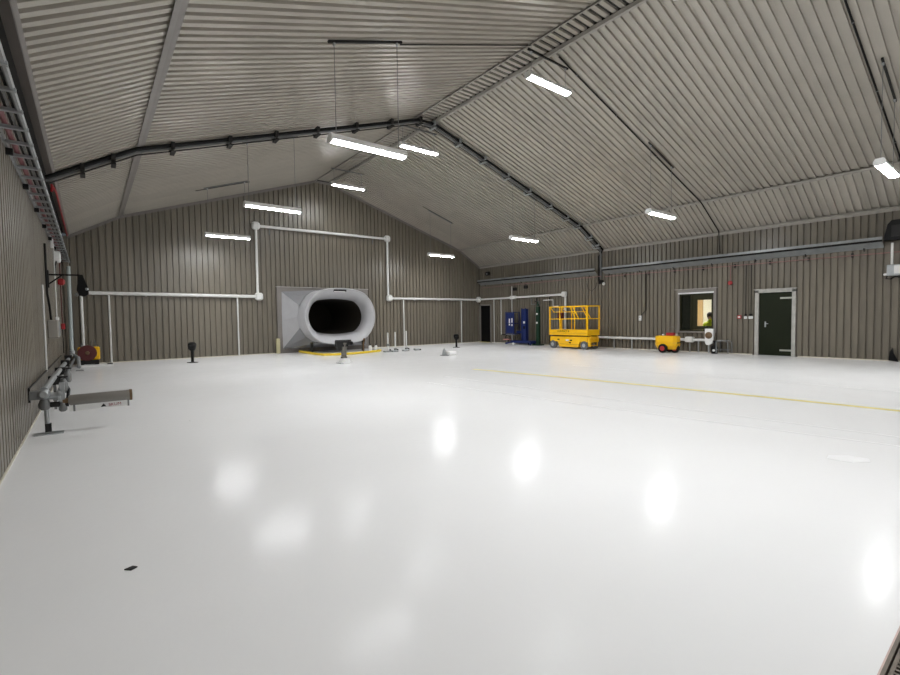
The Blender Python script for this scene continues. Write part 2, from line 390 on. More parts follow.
# ------------------------------------------------------------------ door_1: green door in the right wall
dr = struct(MB().box((XR + .02, 4.865, .012), (XR + .065, 5.775, 2.03)).build('door_1', DOORG), 'dark green steel door with pale strap hinges')
fr = MB(); fx0, fx1 = XR - .045, XR + .07
fr.box((fx0, 5.775, 0), (fx1, 5.885, 2.10)); fr.box((fx0, 4.765, 0), (fx1, 4.865, 2.10)); fr.box((fx0, 4.765, 2.035), (fx1, 5.885, 2.13))
fr.build('door_frame', FRAMEW, dr)
MB().box((XR - .075, 4.74, 2.13), (XR + .0, 5.92, 2.155)).build('drip_flashing', FRAMEW, dr)
for z in (1.845, .185):
    h = MB().box((XR + .005, 4.85, z - .027), (XR + .02, 5.19, z + .027)).build('strap_hinge', mat('hinge_steel', (.45, .45, .40), .4, .3), dr)
    MB().lathe((XR + .0, 4.86, z - .05), (0, 0, 1), [(0, .014), (.1, .014)], 8).build('hinge_pin', GALV, h)
hp = MB().box((XR + .01, 5.575, .92), (XR + .02, 5.615, 1.10)).build('handle_plate', GALV, dr)
MB().tube([(XR + .01, 5.595, 1.03), (XR - .03, 5.595, 1.03), (XR - .03, 5.50, 1.03)], .009, 8).build('handle', GALV, hp)
# door_2: dark opening near the far corner
d2 = struct(MB().box((XR + .03, D2H[0], .01), (XR + .075, D2H[1], D2H[3])).build('door_2', BLACK), 'black door beside the far corner')
f2 = MB(); f2.box((fx0, D2H[0] - .07, 0), (fx1, D2H[0], 2.08)); f2.box((fx0, D2H[1], 0), (fx1, D2H[1] + .06, 2.08)); f2.box((fx0, D2H[0] - .07, D2H[3]), (fx1, D2H[1] + .06, 2.10))
f2.build('door_frame', FLASH, d2)
MB().box((XR - .12, D2H[0], 0), (XR + .03, D2H[1], .012)).build('threshold', YLINE, d2, label='yellow painted threshold')

# ------------------------------------------------------------------ window_1 and the lit office behind it
wy0, wy1, wz0, wz1 = WINH
wn = MB()
wn.box((XR - .02, wy0, wz0), (XR + .10, wy0 + .055, wz1)); wn.box((XR - .02, wy1 - .04, wz0), (XR + .10, wy1, wz1))
wn.box((XR - .02, wy0, wz0), (XR + .10, wy1, wz0 + .045)); wn.box((XR - .02, wy0, wz1 - .045), (XR + .10, wy1, wz1)); wn.box((XR - .02, 7.92, wz0), (XR + .10, 7.96, wz1))
win = struct(wn.build('window_1', OLIVE), 'dark framed sliding window with a lit room behind')
sf = MB(); sx0, sx1 = XR + .01, XR + .05
sf.box((sx0, 7.225, .81), (sx1, 7.25, 2.075)); sf.box((sx0, 7.74, .81), (sx1, 7.92, 2.075)); sf.box((sx0, 7.25, .81), (sx1, 7.74, .945)); sf.box((sx0, 7.25, 1.885), (sx1, 7.74, 2.075))
sash = sf.build('sliding_sash', OLIVE, win)
MB().box((XR + .025, 7.25, .945), (XR + .031, 7.74, 1.885)).build('clear_pane', GLASS, sash)
MB().box((XR + .05, 7.96, .80), (XR + .056, 8.31, 2.08)).build('dark_pane', TINT, win)
sur = MB(); sur.box((XR - .05, wy1, wz0 - .06), (XR + .0, wy1 + .075, wz1 + .16)); sur.box((XR - .05, wy0 - .10, wz0 - .06), (XR, wy0, wz1 + .16)); sur.box((XR - .05, wy0, wz1 + .05), (XR, wy1, wz1 + .16)); sur.box((XR - .06, wy0 - .05, wz0 - .06), (XR, wy1 + .05, wz0))
sur.build('surround', FLASH, win)
MB().box((XR - .085, wy0 - .02, wz1 - .005), (XR - .0, wy1 + .03, wz1 + .045)).build('white_head_strip', WHITE, win)
MB().box((XR - .09, wy0 - .13, wz1 + .16), (XR, wy1 + .19, wz1 + .178)).build('drip_flashing', FRAMEW, win)
# office
OX0, OX1, OY0, OY1, OZ = XR + .16, 20.6, 6.2, 10.8, 2.55
struct(MB().box((OX1, OY0, 0), (OX1 + .1, OY1, OZ)).build('wall_office_back', CREAM))
struct(MB().box((OX0, OY0 - .1, 0), (OX1, OY0, OZ)).build('wall_office_near', CREAM)); struct(MB().box((OX0, OY1, 0), (OX1, OY1 + .1, OZ)).build('wall_office_far', CREAM))
struct(MB().box((OX0, OY0, -.1), (OX1, OY1, 0)).build('floor_office', mat('office_floor', (.3, .3, .28), .6))); struct(MB().box((OX0, OY0, OZ), (OX1, OY1, OZ + .1)).build('ceiling_office', WHITE))
tag(MB().bbox((OX1 - .06, 8.94, .0), (OX1 - .005, 9.75, 2.2), .01).build('timber_panel', TAN), 'tan timber panel on the office wall seen through the window', 'panel')
ol = thing('added_office_light', (19.0, 8.2, OZ - .001), 'unseen flat ceiling light panel added inside the office', 'light')  # unseen panel, added to brighten the office behind the window
MB().box((18.4, 7.9, OZ - .05), (19.6, 8.5, OZ - .002)).build('housing', WHITE, ol); MB().box((18.43, 7.93, OZ - .056), (19.57, 8.47, OZ - .05)).build('diffuser', ADDLAMP, ol)
def skin_body(name, pts, edges, m, sub_l, parent=None, origin=(0, 0, 0)):
    me = bpy.data.meshes.new(name); O = Vector(origin)
    me.from_pydata([tuple(Vector(p[:3]) - O) for p in pts], edges, []); o = bpy.data.objects.new(name, me); COL.objects.link(o)
    o.location = O
    md = o.modifiers.new('skin', 'SKIN'); md.use_smooth_shade = True
    for i, p in enumerate(pts): me.skin_vertices[0].data[i].radius = (p[3], p[3] if len(p) < 5 else p[4])
    me.skin_vertices[0].data[0].use_root = True
    sd = o.modifiers.new('subdiv', 'SUBSURF'); sd.levels = sub_l; sd.render_levels = sub_l
    me.materials.append(m)
    if parent is not None: o.parent = parent; o.location = O - wloc(parent)
    return o
px, py = 18.62, 7.83
chair = thing('office_chair', (px + .05, py, 0), 'dark office chair under the seated person in high visibility clothing', 'chair')
MB().bbox((px - .2, py - .22, .42), (px + .27, py + .22, .50), .03).build('seat', BLACK, chair); MB().bbox((px + .24, py - .2, .52), (px + .29, py + .2, .80), .02).build('backrest', BLACK, chair)
MB().lathe((px + .05, py, .05), (0, 0, 1), [(0, .03), (.38, .03)], 10).build('pedestal', BLACK, chair)
bs = MB()
for k in range(5): bs.bar((px + .05, py, .05), (px + .05 + .27 * math.cos(k * 1.2566), py + .27 * math.sin(k * 1.2566), .03), .05, .05)
bs.build('star_base', BLACK, chair)
man = skin_body('person', [(px + .05, py, .58, .15, .13), (px + .04, py, .78, .14, .11), (px + .02, py, .98, .16, .11), (px, py, 1.08, .09), (px - .01, py, 1.17, .05), (px - .02, py, 1.24, .075), (px - .025, py, 1.33, .085), (px - .02, py, 1.41, .06),
    (px, py + .19, 1.02, .06), (px - .03, py + .24, .80, .05), (px - .22, py + .2, .72, .04), (px - .34, py + .15, .73, .035),
    (px, py - .19, 1.02, .06), (px - .03, py - .24, .80, .05), (px - .22, py - .2, .72, .04), (px - .34, py - .15, .73, .035),
    (px - .32, py + .1, .56, .075), (px - .36, py + .1, .28, .055), (px - .38, py + .1, .06, .045), (px - .5, py + .1, .04, .04),
    (px - .32, py - .1, .56, .075), (px - .36, py - .1, .28, .055), (px - .38, py - .1, .06, .045), (px - .5, py - .1, .04, .04)],
    [(0, 1), (1, 2), (2, 3), (3, 4), (4, 5), (5, 6), (6, 7), (2, 8), (8, 9), (9, 10), (10, 11), (2, 12), (12, 13), (13, 14), (14, 15), (0, 16), (16, 17), (17, 18), (18, 19), (0, 20), (20, 21), (21, 22), (22, 23)], HIVIS, 1, origin=(px, py, 0))
tag(man, 'seated person in yellow-green high visibility clothing behind the window', 'person')
hd = MB().lathe((px - .022, py, 1.17), (0, 0, 1), [(0, .02), (.02, .06), (.07, .085), (.14, .093), (.20, .082), (.245, .04)], 14).build('face', SKIN, man, True)
MB().lathe((px - .005, py, 1.24), (-.15, 0, 1), [(0, .092), (.08, .103), (.14, .095), (.19, .06), (.205, .02)], 14).build('hair', HAIR, man, True)

# ------------------------------------------------------------------ hanging fluorescent lights
def ordinal(k): return ['nearest the gable wall', 'second from the gable wall', 'third from the gable wall', 'fourth from the gable wall', 'fifth from the gable wall'][k]
LEN = 1.41
def lamp(x0, y, z, label, wires=True, bracket=True):
    x1 = x0 + LEN; t = thing('fluorescent_light', ((x0 + x1) / 2, y, z - .05), label, 'light', 'hanging fluorescent lights')
    hb = MB(); hb.prism([(x0 + .03, y - .06, z + .055), (x0 + .03, y + .06, z + .055), (x0 + .03, y + .09, z + .0), (x0 + .03, y + .09, z - .045), (x0 + .03, y - .09, z - .045), (x0 + .03, y - .09, z + .0)], (LEN - .06, 0, 0)); hb.build('housing', WHITE, t)
    d = MB(); pr = [(-.085, -.045), (.085, -.045), (.078, -.055), (.035, -.063), (-.035, -.063), (-.078, -.055)]
    d.prism([(x0 + .03, y + a, z + c) for a, c in pr], (LEN - .06, 0, 0)); d.build('diffuser', LAMPM, t)
    pe = [(-.065, .06), (.065, .06), (.094, 0), (.094, -.05), (.08, -.066), (.038, -.08), (-.038, -.08), (-.08, -.066), (-.094, -.05), (-.094, 0)]
    for xe in (x0, x1 - .03):
        MB().prism([(xe, y + a, z + c) for a, c in pe], (.03, 0, 0)).build('end_cap', WHITE, t)
    for xw in (x0 + .12, x1 - .12):
        MB().tube([(xw, y, z + .05), (xw, y, roofz(xw) - .05)], .006, 6).build('suspension_wire', DGALV, t)
    xa, xb = x0 + .02, x1 - .02
    br = MB(); 
    if roofz(xa) > 7.2 or roofz(xb) > 7.2: za = zb = min(roofz(xa), roofz(xb)) - .03
    else: za, zb = roofz(xa) - .03, roofz(xb) - .03
    br.bar((xa, y, za), (xb, y, zb), .035, .035); bo = br.build('ceiling_rail', DARK if y < 8 else DGALV, t)
    for xw, zz in ((x0 + .12, None), (x1 - .12, None)):
        zz = za + (zb - za) * (xw - xa) / (xb - xa); MB().lathe((xw, y, zz - .07), (0, 0, 1), [(0, .02), (.05, .026)], 8).build('rail_clip', GALV, bo)
for k, y in enumerate((17.1, 12.2, 7.05, 2.05, -3.0)):
    lamp({2.05: 2.86}.get(y, 3.11), y, 4.25, 'left-row hanging fluorescent light, ' + ordinal(k))
for k, y in enumerate((17.1, 12.1, 7.05, 2.05, -3.0)):
    lamp({7.05: 7.72}.get(y, 7.58), y, 6.64, 'ridge-row fluorescent light hung highest, ' + ordinal(k))
for k, y in enumerate((17.1, 11.95, 6.85, 2.04, -3.0)):
    lamp({6.85: 12.36}.get(y, 12.13), y, 4.26, 'right-row hanging fluorescent light, ' + ordinal(k))

# roof conduits feeding the lights
def run(name, pts, r, m, label, cat='conduit', n=8, clips=0):
    t = thing(name, pts[0], label, cat)
    MB().tube(pts, r, n).build('tube', m, t, True)
    if clips:
        P = [Vector(p) for p in pts]
        for a, c in zip(P[:-1], P[1:]):
            L = (c - a).length; k = int(L / clips)
            for i in range(1, k + 1):
                q = a + (c - a) * (i / (k + 1)); d = (c - a).normalized()
                MB().lathe(q - d * .012, d, [(0, r + .008), (.024, r + .008)], 8).build('clip', DGALV, t)
    return t
def roofrun(y, xs, off=.045): return [(x, y, roofz(x) - off) for x in xs]
run('roof_conduit', roofrun(6.98, (8.7, 10, 12, 14, KR[0], 16.6, 17.2)) + [(17.24, 6.95, 3.45)], .018, BLACK, 'black conduit down the right roof slope to the wall tray', clips=1.3)
run('roof_conduit', roofrun(2.25, (8.7, 10, 12, 14, KR[0], 16.6, 17.2)) + [(17.24, 2.25, 3.45)], .018, BLACK, 'black conduit down the right roof slope at the photo edge', clips=1.3)
run('roof_conduit', roofrun(7.1, (4.5, 6, 7.9)), .012, DARK, 'thin dark conduit on the left roof slope towards the ridge')
run('roof_conduit', roofrun(17.2, (2.9, 4.6)), .012, DARK, 'thin dark conduit on the left roof slope near the gable')
run('roof_conduit', roofrun(17.0, (11.8, 13.5)), .012, DARK, 'thin dark conduit on the right roof slope near the gable')

# ------------------------------------------------------------------ cable arch across the hall
AY = 11.72
arch = thing('cable_arch', (CX, AY, 7.0), 'dark cable run arching across the whole ceiling to the right wall', 'cable run')
apts = [(XL + .10, 4.05), (.90, 4.88), (7.95, 7.22), (8.55, 7.22), (15.80, 4.92), (17.25, 4.12)]
ch = MB()
for (xa, za), (xb, zb) in zip(apts[:-1], apts[1:]): ch.bar((xa, AY - .06, za), (xb, AY - .06, zb), .07, .03)
ch.bar((17.27, AY - .04, 4.14), (17.27, AY - .04, 2.95), .10, .05, (0, 1, 0)); ch.build('channel', DGALV, arch)
MB().tube([(x, AY - .14, z + .045) for x, z in apts] + [(17.27, AY + .05, 3.9), (17.27, AY + .05, 2.85)], .04, 10).build('black_cable', BLACK, arch, True)
MB().tube([(x, AY - .02, z - .045) for x, z in apts] + [(17.22, AY - .02, 3.0)], .014, 8).build('thin_cable', DARK, arch, True)
xs = [0.0, .5, 1.55, 2.7, 3.75, 4.8, 5.9, 7.0, 8.0, 8.5, 9.5, 10.55, 11.65, 12.75, 13.9, 14.9, 15.6, 16.4, 16.9]
for x in xs:
    z = roofz(x) - .135; bk = MB(); bk.cbox((x, AY - .04, z + .04), (.07, .34, .12)); bk.cbox((x, AY - .09, z - .10), (.08, .30, .03)); bk.cbox((x, AY + .08, z - .01), (.05, .03, .14)); bk.build('bracket', GALV if x > 8 else DARK, arch)

# ------------------------------------------------------------------ right wall: tray, red pipe, drops and fittings
TX = XR - .02
TRAYM = mat('dull_zinc_tray', (0.26, 0.275, 0.275), 0.33, 0.25, 0.15, 5)
def tray(y0, y1, zl, zr, label):
    t = thing('cable_tray', (TX - .15, (y0 + y1) / 2, zl), label, 'cable tray')
    b = MB(); o = .24
    def z(y): return zl + (zr - zl) * (y - y0) / (y1 - y0)
    b.prism([(TX - o, y0, z(y0)), (TX, y0, z(y0) - .17), (TX, y0, z(y0) - .158), (TX - o, y0, z(y0) + .012)], (0, y1 - y0, zr - zl)); b.build('base_plate', TRAYM, t)
    MB().prism([(TX - o - .02, y0, z(y0) + .035), (TX - o - .005, y0, z(y0) + .035), (TX - o - .005, y0, z(y0) + .11), (TX - o - .02, y0, z(y0) + .11)], (0, y1 - y0, zr - zl)).build('front_lip', TRAYM, t)
    MB().tube([(TX - o - .02, y0, z(y0) + .0), (TX - o - .02, y1, z(y1) + .0)], .026, 8).build('black_cable', BLACK, t, True)
    y = y0 + .4
    while y < y1:
        MB().prism([(TX, y, z(y) - .18), (TX - .06, y, z(y) - .14), (TX, y, z(y) - .23)], (0, .03, 0)).build('support_bracket', DARK, t); y += 1.35
tray(2.77, 11.5, 3.29, 3.28, 'galvanised cable tray on the right wall above the window and door')
tray(11.85, 19.4, 3.28, 3.32, 'galvanised cable tray on the right wall above the yellow lift')
rp = thing('red_pipe', (XR - .06, 7, 3.0), 'thin faded red pipe along the right wall below the cable tray', 'pipe')
MB().tube([(XR - .06, 0.5, 2.96), (XR - .06, 11.5, 3.02)], .016, 8).build('tube', REDP, rp, True)
MB().tube([(XR - .14, 11.6, 3.04), (XR - .14, 19.2, 3.0)], .014, 8).build('far_tube', REDP, rp, True)
y = 1.4
while y < 11.4:
    MB().cbox((XR - .036, y, 2.985), (.06, .04, .12)).build('pipe_bracket', DARK, rp); y += 1.02
bell = thing('fire_bell', (XR - .05, 6.63, 2.42), 'red fire alarm sounder hanging from the red pipe between window and door', 'alarm')
MB().lathe((XR - .012, 6.63, 2.42), (-1, 0, 0), [(0, .05), (.03, .075), (.07, .07), (.09, .03)], 14).build('sounder', RED, bell, True)
MB().tube([(XR - .03, 6.63, 2.48), (XR - .03, 6.63, 2.97)], .014, 8).build('feed_pipe', REDP, bell, True)
def wallbox(name, y, z, wy, hz, dp, m, label, cat, detail=None):
    t = thing(name, (XR - .01, y, z - hz / 2), label, cat)
    MB().bbox((XR - dp, y - wy / 2, z - hz / 2), (XR - .002, y + wy / 2, z + hz / 2), .012).build('box', m, t)
    return t
cp_ = wallbox('fire_call_point', 6.34, 1.255, .12, .12, .06, RED, 'red fire call point on the wall left of the green door', 'call point')
MB().box((XR - .064, 6.305, 1.23), (XR - .059, 6.375, 1.28)).build('white_plate', WHITE, cp_)
for yy, ww, lb in ((6.155, .085, 'small white switch between the red call point and the wider switch'), (6.0, .13, 'wider white switch beside the green door frame')):
    s_ = wallbox('wall_switch', yy, 1.235, ww, .09, .06, WHITE, lb, 'switch'); s_['group'] = 'wall switches'
    MB().bbox((XR - .05, yy - ww * .35, 1.285), (XR - .004, yy + ww * .35, 1.36), .01).build('black_gland', BLACK, s_)
    MB().tube([(XR - .025, yy, 1.35), (XR - .025, yy, 3.02)], .013, 8).build('cable_drop', BLACK, s_, True)
    MB().cbox((XR - .066, yy, 1.235), (.012, .03, .03)).build('rocker', WPIPE, s_)
s_ = wallbox('wall_switch', 9.9, 1.25, .11, .20, .07, WHITE, 'white switch box on its own below a bent black cable', 'switch')
MB().tube([(XR - .03, 9.87, 1.36), (XR - .03, 9.66, 1.56), (XR - .03, 9.66, 3.0)], .014, 8).build('cable_drop', BLACK, s_, True)
MB().cbox((XR - .076, 9.9, 1.29), (.012, .05, .05)).build('rocker', GALV, s_)
# small white lamp head at the foot of the arch
fh = thing('emergency_spotlight', (XR - .08, 11.55, 2.66), 'small black and white spotlight at the foot of the ceiling arch', 'light')
MB().cbox((XR - .08, 11.66, 2.80), (.14, .16, .16)).build('bracket_box', BLACK, fh)
MB().lathe((XR - .10, 11.52, 2.74), (-.7, -.5, -.5), [(-.03, .04), (0, .06), (.07, .065), (.09, .05)], 12).build('head', WHITE, fh, True)
MB().tube([(XR - .03, 11.9, 2.80), (XR - .03, 11.95, 2.62), (XR - .03, 12.15, 2.44), (XR - .03, 12.35, 2.55), (XR - .03, 12.4, 2.78)], .01, 6).build('cable_loop', BLACK, fh, True)
# control box and black floodlight at the photo's right edge
fb = thing('floodlight', (17.0, 2.52, 3.26), 'black floodlight on the right wall above the grey control box', 'light')
MB().prism([(17.30, 2.74, 3.28), (17.30, 2.28, 3.28), (16.95, 2.28, 3.30), (16.90, 2.36, 3.50), (17.0, 2.55, 3.72), (17.30, 2.66, 3.80)][:1] + [(17.30, 2.28, 3.28), (17.30, 2.28, 3.80), (17.30, 2.58, 3.80), (17.30, 2.66, 3.70)], (-.34, 0, 0)).build('housing', BLACK, fb)
MB().box((16.94, 2.36, 3.36), (16.958, 2.58, 3.66)).build('lens', DARK, fb); MB().box((17.05, 2.25, 3.40), (17.2, 2.28, 3.62)).build('yoke', BLACK, fb)
cb = thing('control_box', (17.2, 2.52, 2.3), 'grey control box under a white conduit at the right edge', 'control box')
MB().bbox((17.10, 2.38, 2.33), (17.325, 2.68, 2.63), .015).build('box', GALV, cb); MB().box((17.09, 2.40, 2.38), (17.10, 2.53, 2.60)).build('white_panel', WPIPE, cb)
MB().tube([(17.2, 2.59, 2.62), (17.2, 2.59, 3.22)], .03, 10).build('white_conduit', WPIPE, cb, True)
MB().tube([(17.15, 2.66, 2.36), (17.12, 2.69, 2.26), (17.12, 2.60, 2.24), (17.14, 2.5, 2.31), (17.14, 2.42, 2.28), (17.2, 2.40, 2.36)], .016, 8).build('black_cable', BLACK, cb, True)
MB().lathe((17.12, 2.705, 2.37), (0, 1, 0), [(-.03, .03), (.02, .035), (.04, .015)], 10).build('white_knob', WHITE, cb, True)
tag(MB().prism([(XR - .03, 2.62, .03), (XR - .03, 2.42, .0), (XR - .03, 2.44, .06), (XR - .03, 2.52, .22), (XR - .03, 2.545, .38), (XR - .03, 2.60, .26)], (-.06, 0, 0)).build('rubber_wedge', BLACK), 'pointed black rubber wedge standing against the foot of the right wall', 'wedge')
# white pipes on the right wall
def pipe(t, name, pts, r, m=WPIPE, n=12): return MB().tube(pts, r, n).build(name, m, t, True)
rw = thing('white_wall_pipe', (XR - .15, 13.5, 0.45), 'white pipe along the right wall, dropping behind the yellow lift and on below the window', 'pipe')
pipe(rw, 'upper_pipe', [(XR - .13, 19.38, 2.37), (XR - .13, 13.6, 2.37)], .05)
MB().bbox((XR - .22, 13.46, 2.26), (XR - .04, 13.68, 2.50), .03).build('elbow_guard', WPIPE, rw)
pipe(rw, 'down_pipe', [(XR - .13, 13.5, 2.3), (XR - .13, 13.5, .45)], .05)
pipe(rw, 'low_pipe', [(XR - .13, 13.5, .45), (XR - .13, 7.25, .45)], .05)
for y_ in (16.8,): MB().bbox((XR - .22, y_ - .18, 2.28), (XR - .06, y_ + .18, 2.46), .02).build('junction_box', WPIPE, rw)
MB().bbox((XR - .26, 7.78, .36), (XR - .06, 8.05, .56), .02).build('junction_box', WPIPE, rw)
for y_ in (7.62, 7.92, 8.9, 10.2, 11.0): MB().bar((XR - .13, y_, 0), (XR - .13, y_, .42), .035).build('support_leg', GALV, rw)
for y_, zt, zb_, lb in ((18.30, 2.33, 0, 'white riser pipe just right of the black corner door'), (17.75, 2.30, .45, 'shorter white riser pipe left of the blue lift'), (16.95, 2.95, .15, 'tall white riser pipe passing the blue lift')):
    tag(MB().tube([(XR - .07, y_, zb_), (XR - .07, y_, zt)], .022, 8).build('riser_pipe', WPIPE, None, True), lb, 'pipe', 'riser pipes on the right wall')
tag(MB().tube([(XR - .05, 17.75, .45), (XR - .05, 17.3, .45)] + [(XR - .05, 17.3 + .16 * math.sin(a), .29 + .16 * math.cos(a)) for a in [i * .5 for i in range(1, 12)]], .02, 8).build('coiled_hose', DARK, None, True), 'dark coiled hose low on the wall left of the blue lift', 'hose')
br_ = thing('valve_pipework', (XR - .08, 14.9, 1.95), 'small grey bent valve pipes on the wall above the green column', 'pipe')
pipe(br_, 'left_elbow', [(XR - .08, 15.6, 2.28), (XR - .08, 15.6, 1.98), (XR - .08, 15.35, 1.98)], .025, DGALV, 8); pipe(br_, 'mid_pipe', [(XR - .08, 15.25, 2.1), (XR - .08, 15.1, 2.1), (XR - .08, 15.1, 1.9)], .025, DGALV, 8)
pipe(br_, 'right_elbow', [(XR - .08, 14.85, 2.15), (XR - .08, 14.25, 2.15), (XR - .08, 14.25, 1.85), (XR - .08, 13.95, 1.85)], .025, WPIPE, 8)
dt = thing('detector', (XR - .06, 18.75, 3.72), 'small black detector high on the right wall beside the far corner', 'detector')
MB().bbox((XR - .14, 18.62, 3.66), (XR - .004, 18.9, 3.86), .02).build('body', BLACK, dt); MB().lathe((XR - .14, 18.76, 3.74), (-1, 0, 0), [(0, .04), (.02, .03)], 12).build('lens', GALV, dt)
for y_, z_, lb in ((16.75, 2.72, 'dark junction box above the white pipe over the blue lift'), (16.0, 2.78, 'dark junction box above the white pipe left of the yellow lift')):
    j_ = thing('junction_box', (XR - .04, y_, z_), lb, 'box', 'dark boxes over the lifts'); MB().bbox((XR - .10, y_ - .12, z_), (XR - .004, y_ + .12, z_ + .16), .015).build('box', DARK, j_); MB().tube([(XR - .04, y_, z_ + .15), (XR - .04, y_, 3.10)], .012, 8).build('conduit', DARK, j_, True)
for y_, lb in ((15.3, 'dark vertical conduit on the wall between blue lift and green column'), (14.5, 'dark vertical conduit on the wall between green column and yellow lift')):
    tag(MB().tube([(XR - .03, y_, .0), (XR - .03, y_, 2.28)], .025, 8).build('dark_conduit', DARK, None, True), lb, 'conduit', 'dark conduits behind the lifts')
# nozzle plate at the end of the low pipe
nz = thing('blower_outlet', (17.05, 7.18, .28), 'white curved blower outlet with brown centre below the window', 'blower')
MB().prism([(17.0, 7.32, .40), (17.0, 7.28, .30), (17.0, 7.18, .29), (17.0, 7.08, .36), (17.0, 7.05, .48), (17.0, 7.05, .86), (17.0, 7.32, .86)], (.10, 0, 0)).build('shroud', WHITE, nz)
MB().lathe((17.0, 7.19, .63), (-1, 0, 0), [(0, .12), (.012, .12), (.014, .09), (.03, .06), (.05, .02)], 16).build('fan_hub', BROWN, nz, True)
MB().tube([(17.1, 7.2, .45), (17.16, 7.25, .45)], .05, 10).build('inlet', WPIPE, nz)
MB().bar((17.05, 7.2, 0), (17.05, 7.2, .3), .04).build('foot', GALV, nz)
bt = thing('black_flask', (17.0, 7.0, 0), 'black bottle shaped canister with white spot on the floor beside the blower', 'canister')
MB().lathe((17.0, 7.0, 0), (0, 0, 1), [(0, .08), (.01, .10), (.20, .105), (.26, .085), (.31, .04), (.40, .035), (.41, .045), (.44, .045), (.45, .02)], 18).build('body', BLACK, bt, True)
MB().lathe((16.905, 6.985, .12), (-.8, -.5, 0), [(-.02, .04), (.018, .04)], 12).build('white_spot', WHITE, bt)
tr = thing('tube_trolley', (17.05, 6.7, 0), 'low grey tubular trolley frame right of the black canister', 'trolley')
for xx in (16.9, 17.22):
    MB().tube([(xx, 6.90, .44), (xx, 6.62, .46), (xx, 6.54, .40), (xx, 6.53, .03)], .018, 8).build('side_frame', DGALV, tr, True)
    MB().bar((xx, 6.90, .44), (xx, 6.90, .03), .03).build('leg', DGALV, tr)
    MB().bar((xx, 6.90, .15), (xx, 6.53, .15), .02).build('lower_rail', DGALV, tr)
MB().box((16.9, 6.62, .44), (17.22, 6.90, .47)).build('shelf', GALV, tr)
MB().bar((16.9, 6.9, .40), (17.22, 6.9, .40), .02).build('cross_bar', DGALV, tr)

# ------------------------------------------------------------------ yellow cart with red wheels
kt = thing('yellow_cart', (16.45, 8.3, 0), 'yellow two wheeled tank cart with red wheel hubs against the right wall', 'cart')
def oct_ring(x0, x1, y0, y1, z, e): return [(x0 + e, y0, z), (x1 - e, y0, z), (x1, y0 + e, z), (x1, y1 - e, z), (x1 - e, y1, z), (x0 + e, y1, z), (x0, y1 - e, z), (x0, y0 + e, z)]
b = MB(); rr = oct_ring(16.32, 16.62, 8.04, 8.70, .13, .07) + oct_ring(16.25, 16.68, 7.98, 8.76, .26, .09) + oct_ring(16.24, 16.69, 7.97, 8.77, .36, .09) + oct_ring(16.26, 16.67, 8.0, 8.74, .365, .09) + oct_ring(16.25, 16.68, 7.98, 8.76, .375, .09) + oct_ring(16.25, 16.68, 7.97, 8.77, .57, .09) + oct_ring(16.28, 16.65, 8.01, 8.73, .61, .09)
fs = [tuple(range(7, -1, -1)), tuple(range(48, 56))]
for k in range(6):
    for i in range(8): fs.append((k * 8 + i, k * 8 + (i + 1) % 8, k * 8 + 8 + (i + 1) % 8, k * 8 + 8 + i))
b.add(rr, fs); b.build('tank', YELLOW, kt)
MB().box((16.35, 7.955, .35), (16.6, 7.97, .38)).build('seam_band', BLACK, kt)
for xx, yy in ((16.22, 8.42), (16.45, 8.10), (16.72, 8.42)):
    wv = MB().lathe((xx - .05, yy, .165), (1, 0, 0), [(0, .12), (.015, .16), (.085, .16), (.10, .12)], 20).build('wheel', BLACK, kt, True)
    MB().lathe((xx - .058, yy, .165), (1, 0, 0), [(0, .03), (.008, .09), (.05, .09)], 16).build('hub', RED, wv, True)
MB().tube([(16.45, 8.62, .58), (16.45, 8.78, .45), (16.45, 8.79, .30)], .03, 8).build('red_handle', RED, kt, True)
MB().bbox((16.42, 8.15, .60), (16.62, 8.42, .72), .02).build('red_pump', RED, kt); MB().lathe((16.5, 8.05, .60), (0, 0, 1), [(0, .05), (.07, .05), (.09, .02)], 12).build('filler_cap', FLASHL, kt)
MB().lathe((16.5, 8.55, .60), (0, 0, 1), [(0, .04), (.05, .04), (.07, .015)], 12).build('gauge', WHITE, kt)
MB().tube([(16.5, 8.45, .6), (16.5, 8.42, .78), (16.5, 8.32, .92), (16.5, 8.2, .94), (16.5, 8.08, .82), (16.5, 8.02, .62)], .010, 8).build('hoop_handle', DGALV, kt, True)

# ------------------------------------------------------------------ yellow scissor lift
LX0, LX1, LY0, LY1 = 15.86, 16.66, 11.32, 13.28
lf = thing('scissor_lift', ((LX0 + LX1) / 2, (LY0 + LY1) / 2, 0), 'yellow scissor lift platform with guard rails parked by the right wall', 'lift')
b = MB(); b.prism([(LX0, LY0 + .05, .30), (LX0, LY0 + .42, .30), (LX0, LY0 + .50, .08), (LX0, LY1 - .52, .08), (LX0, LY1 - .42, .30), (LX0, LY1 - .02, .30), (LX0, LY1 - .02, .50), (LX0, LY0 + .05, .52)], (LX1 - LX0, 0, 0)); b.build('chassis', YELLOW, lf)
MB().box((LX0 - .004, LY0 + .42, .19), (LX0 + .0, LY1 - .42, .20)).build('chassis_seam', BROWN, lf)
for yy, zz in ((12.82, .385), (12.16, .36), (12.22, .26)): MB().cbox((LX0 - .004, yy, zz), (.008, .10, .05)).build('dark_recess', BLACK, lf)
MB().cbox((LX0 - .004, 12.35, .36), (.008, .16, .06)).build('white_sticker', WHITE, lf)
b = MB()
for k in range(3):
    z0 = .50 + k * .02; b.bar((LX0 + .1, LY0 + .1, z0), (LX0 + .1, LY1 - .1, z0 + .025), .05, .03); b.bar((LX1 - .1, LY0 + .1, z0 + .025), (LX1 - .1, LY1 - .1, z0), .05, .03)
b.build('scissor_arms', BROWN, lf)
MB().bbox((LX0 - .02, LY0 + .02, .565), (LX1 + .02, LY1 + .03, .80), .012).build('platform', YELLOW, lf)
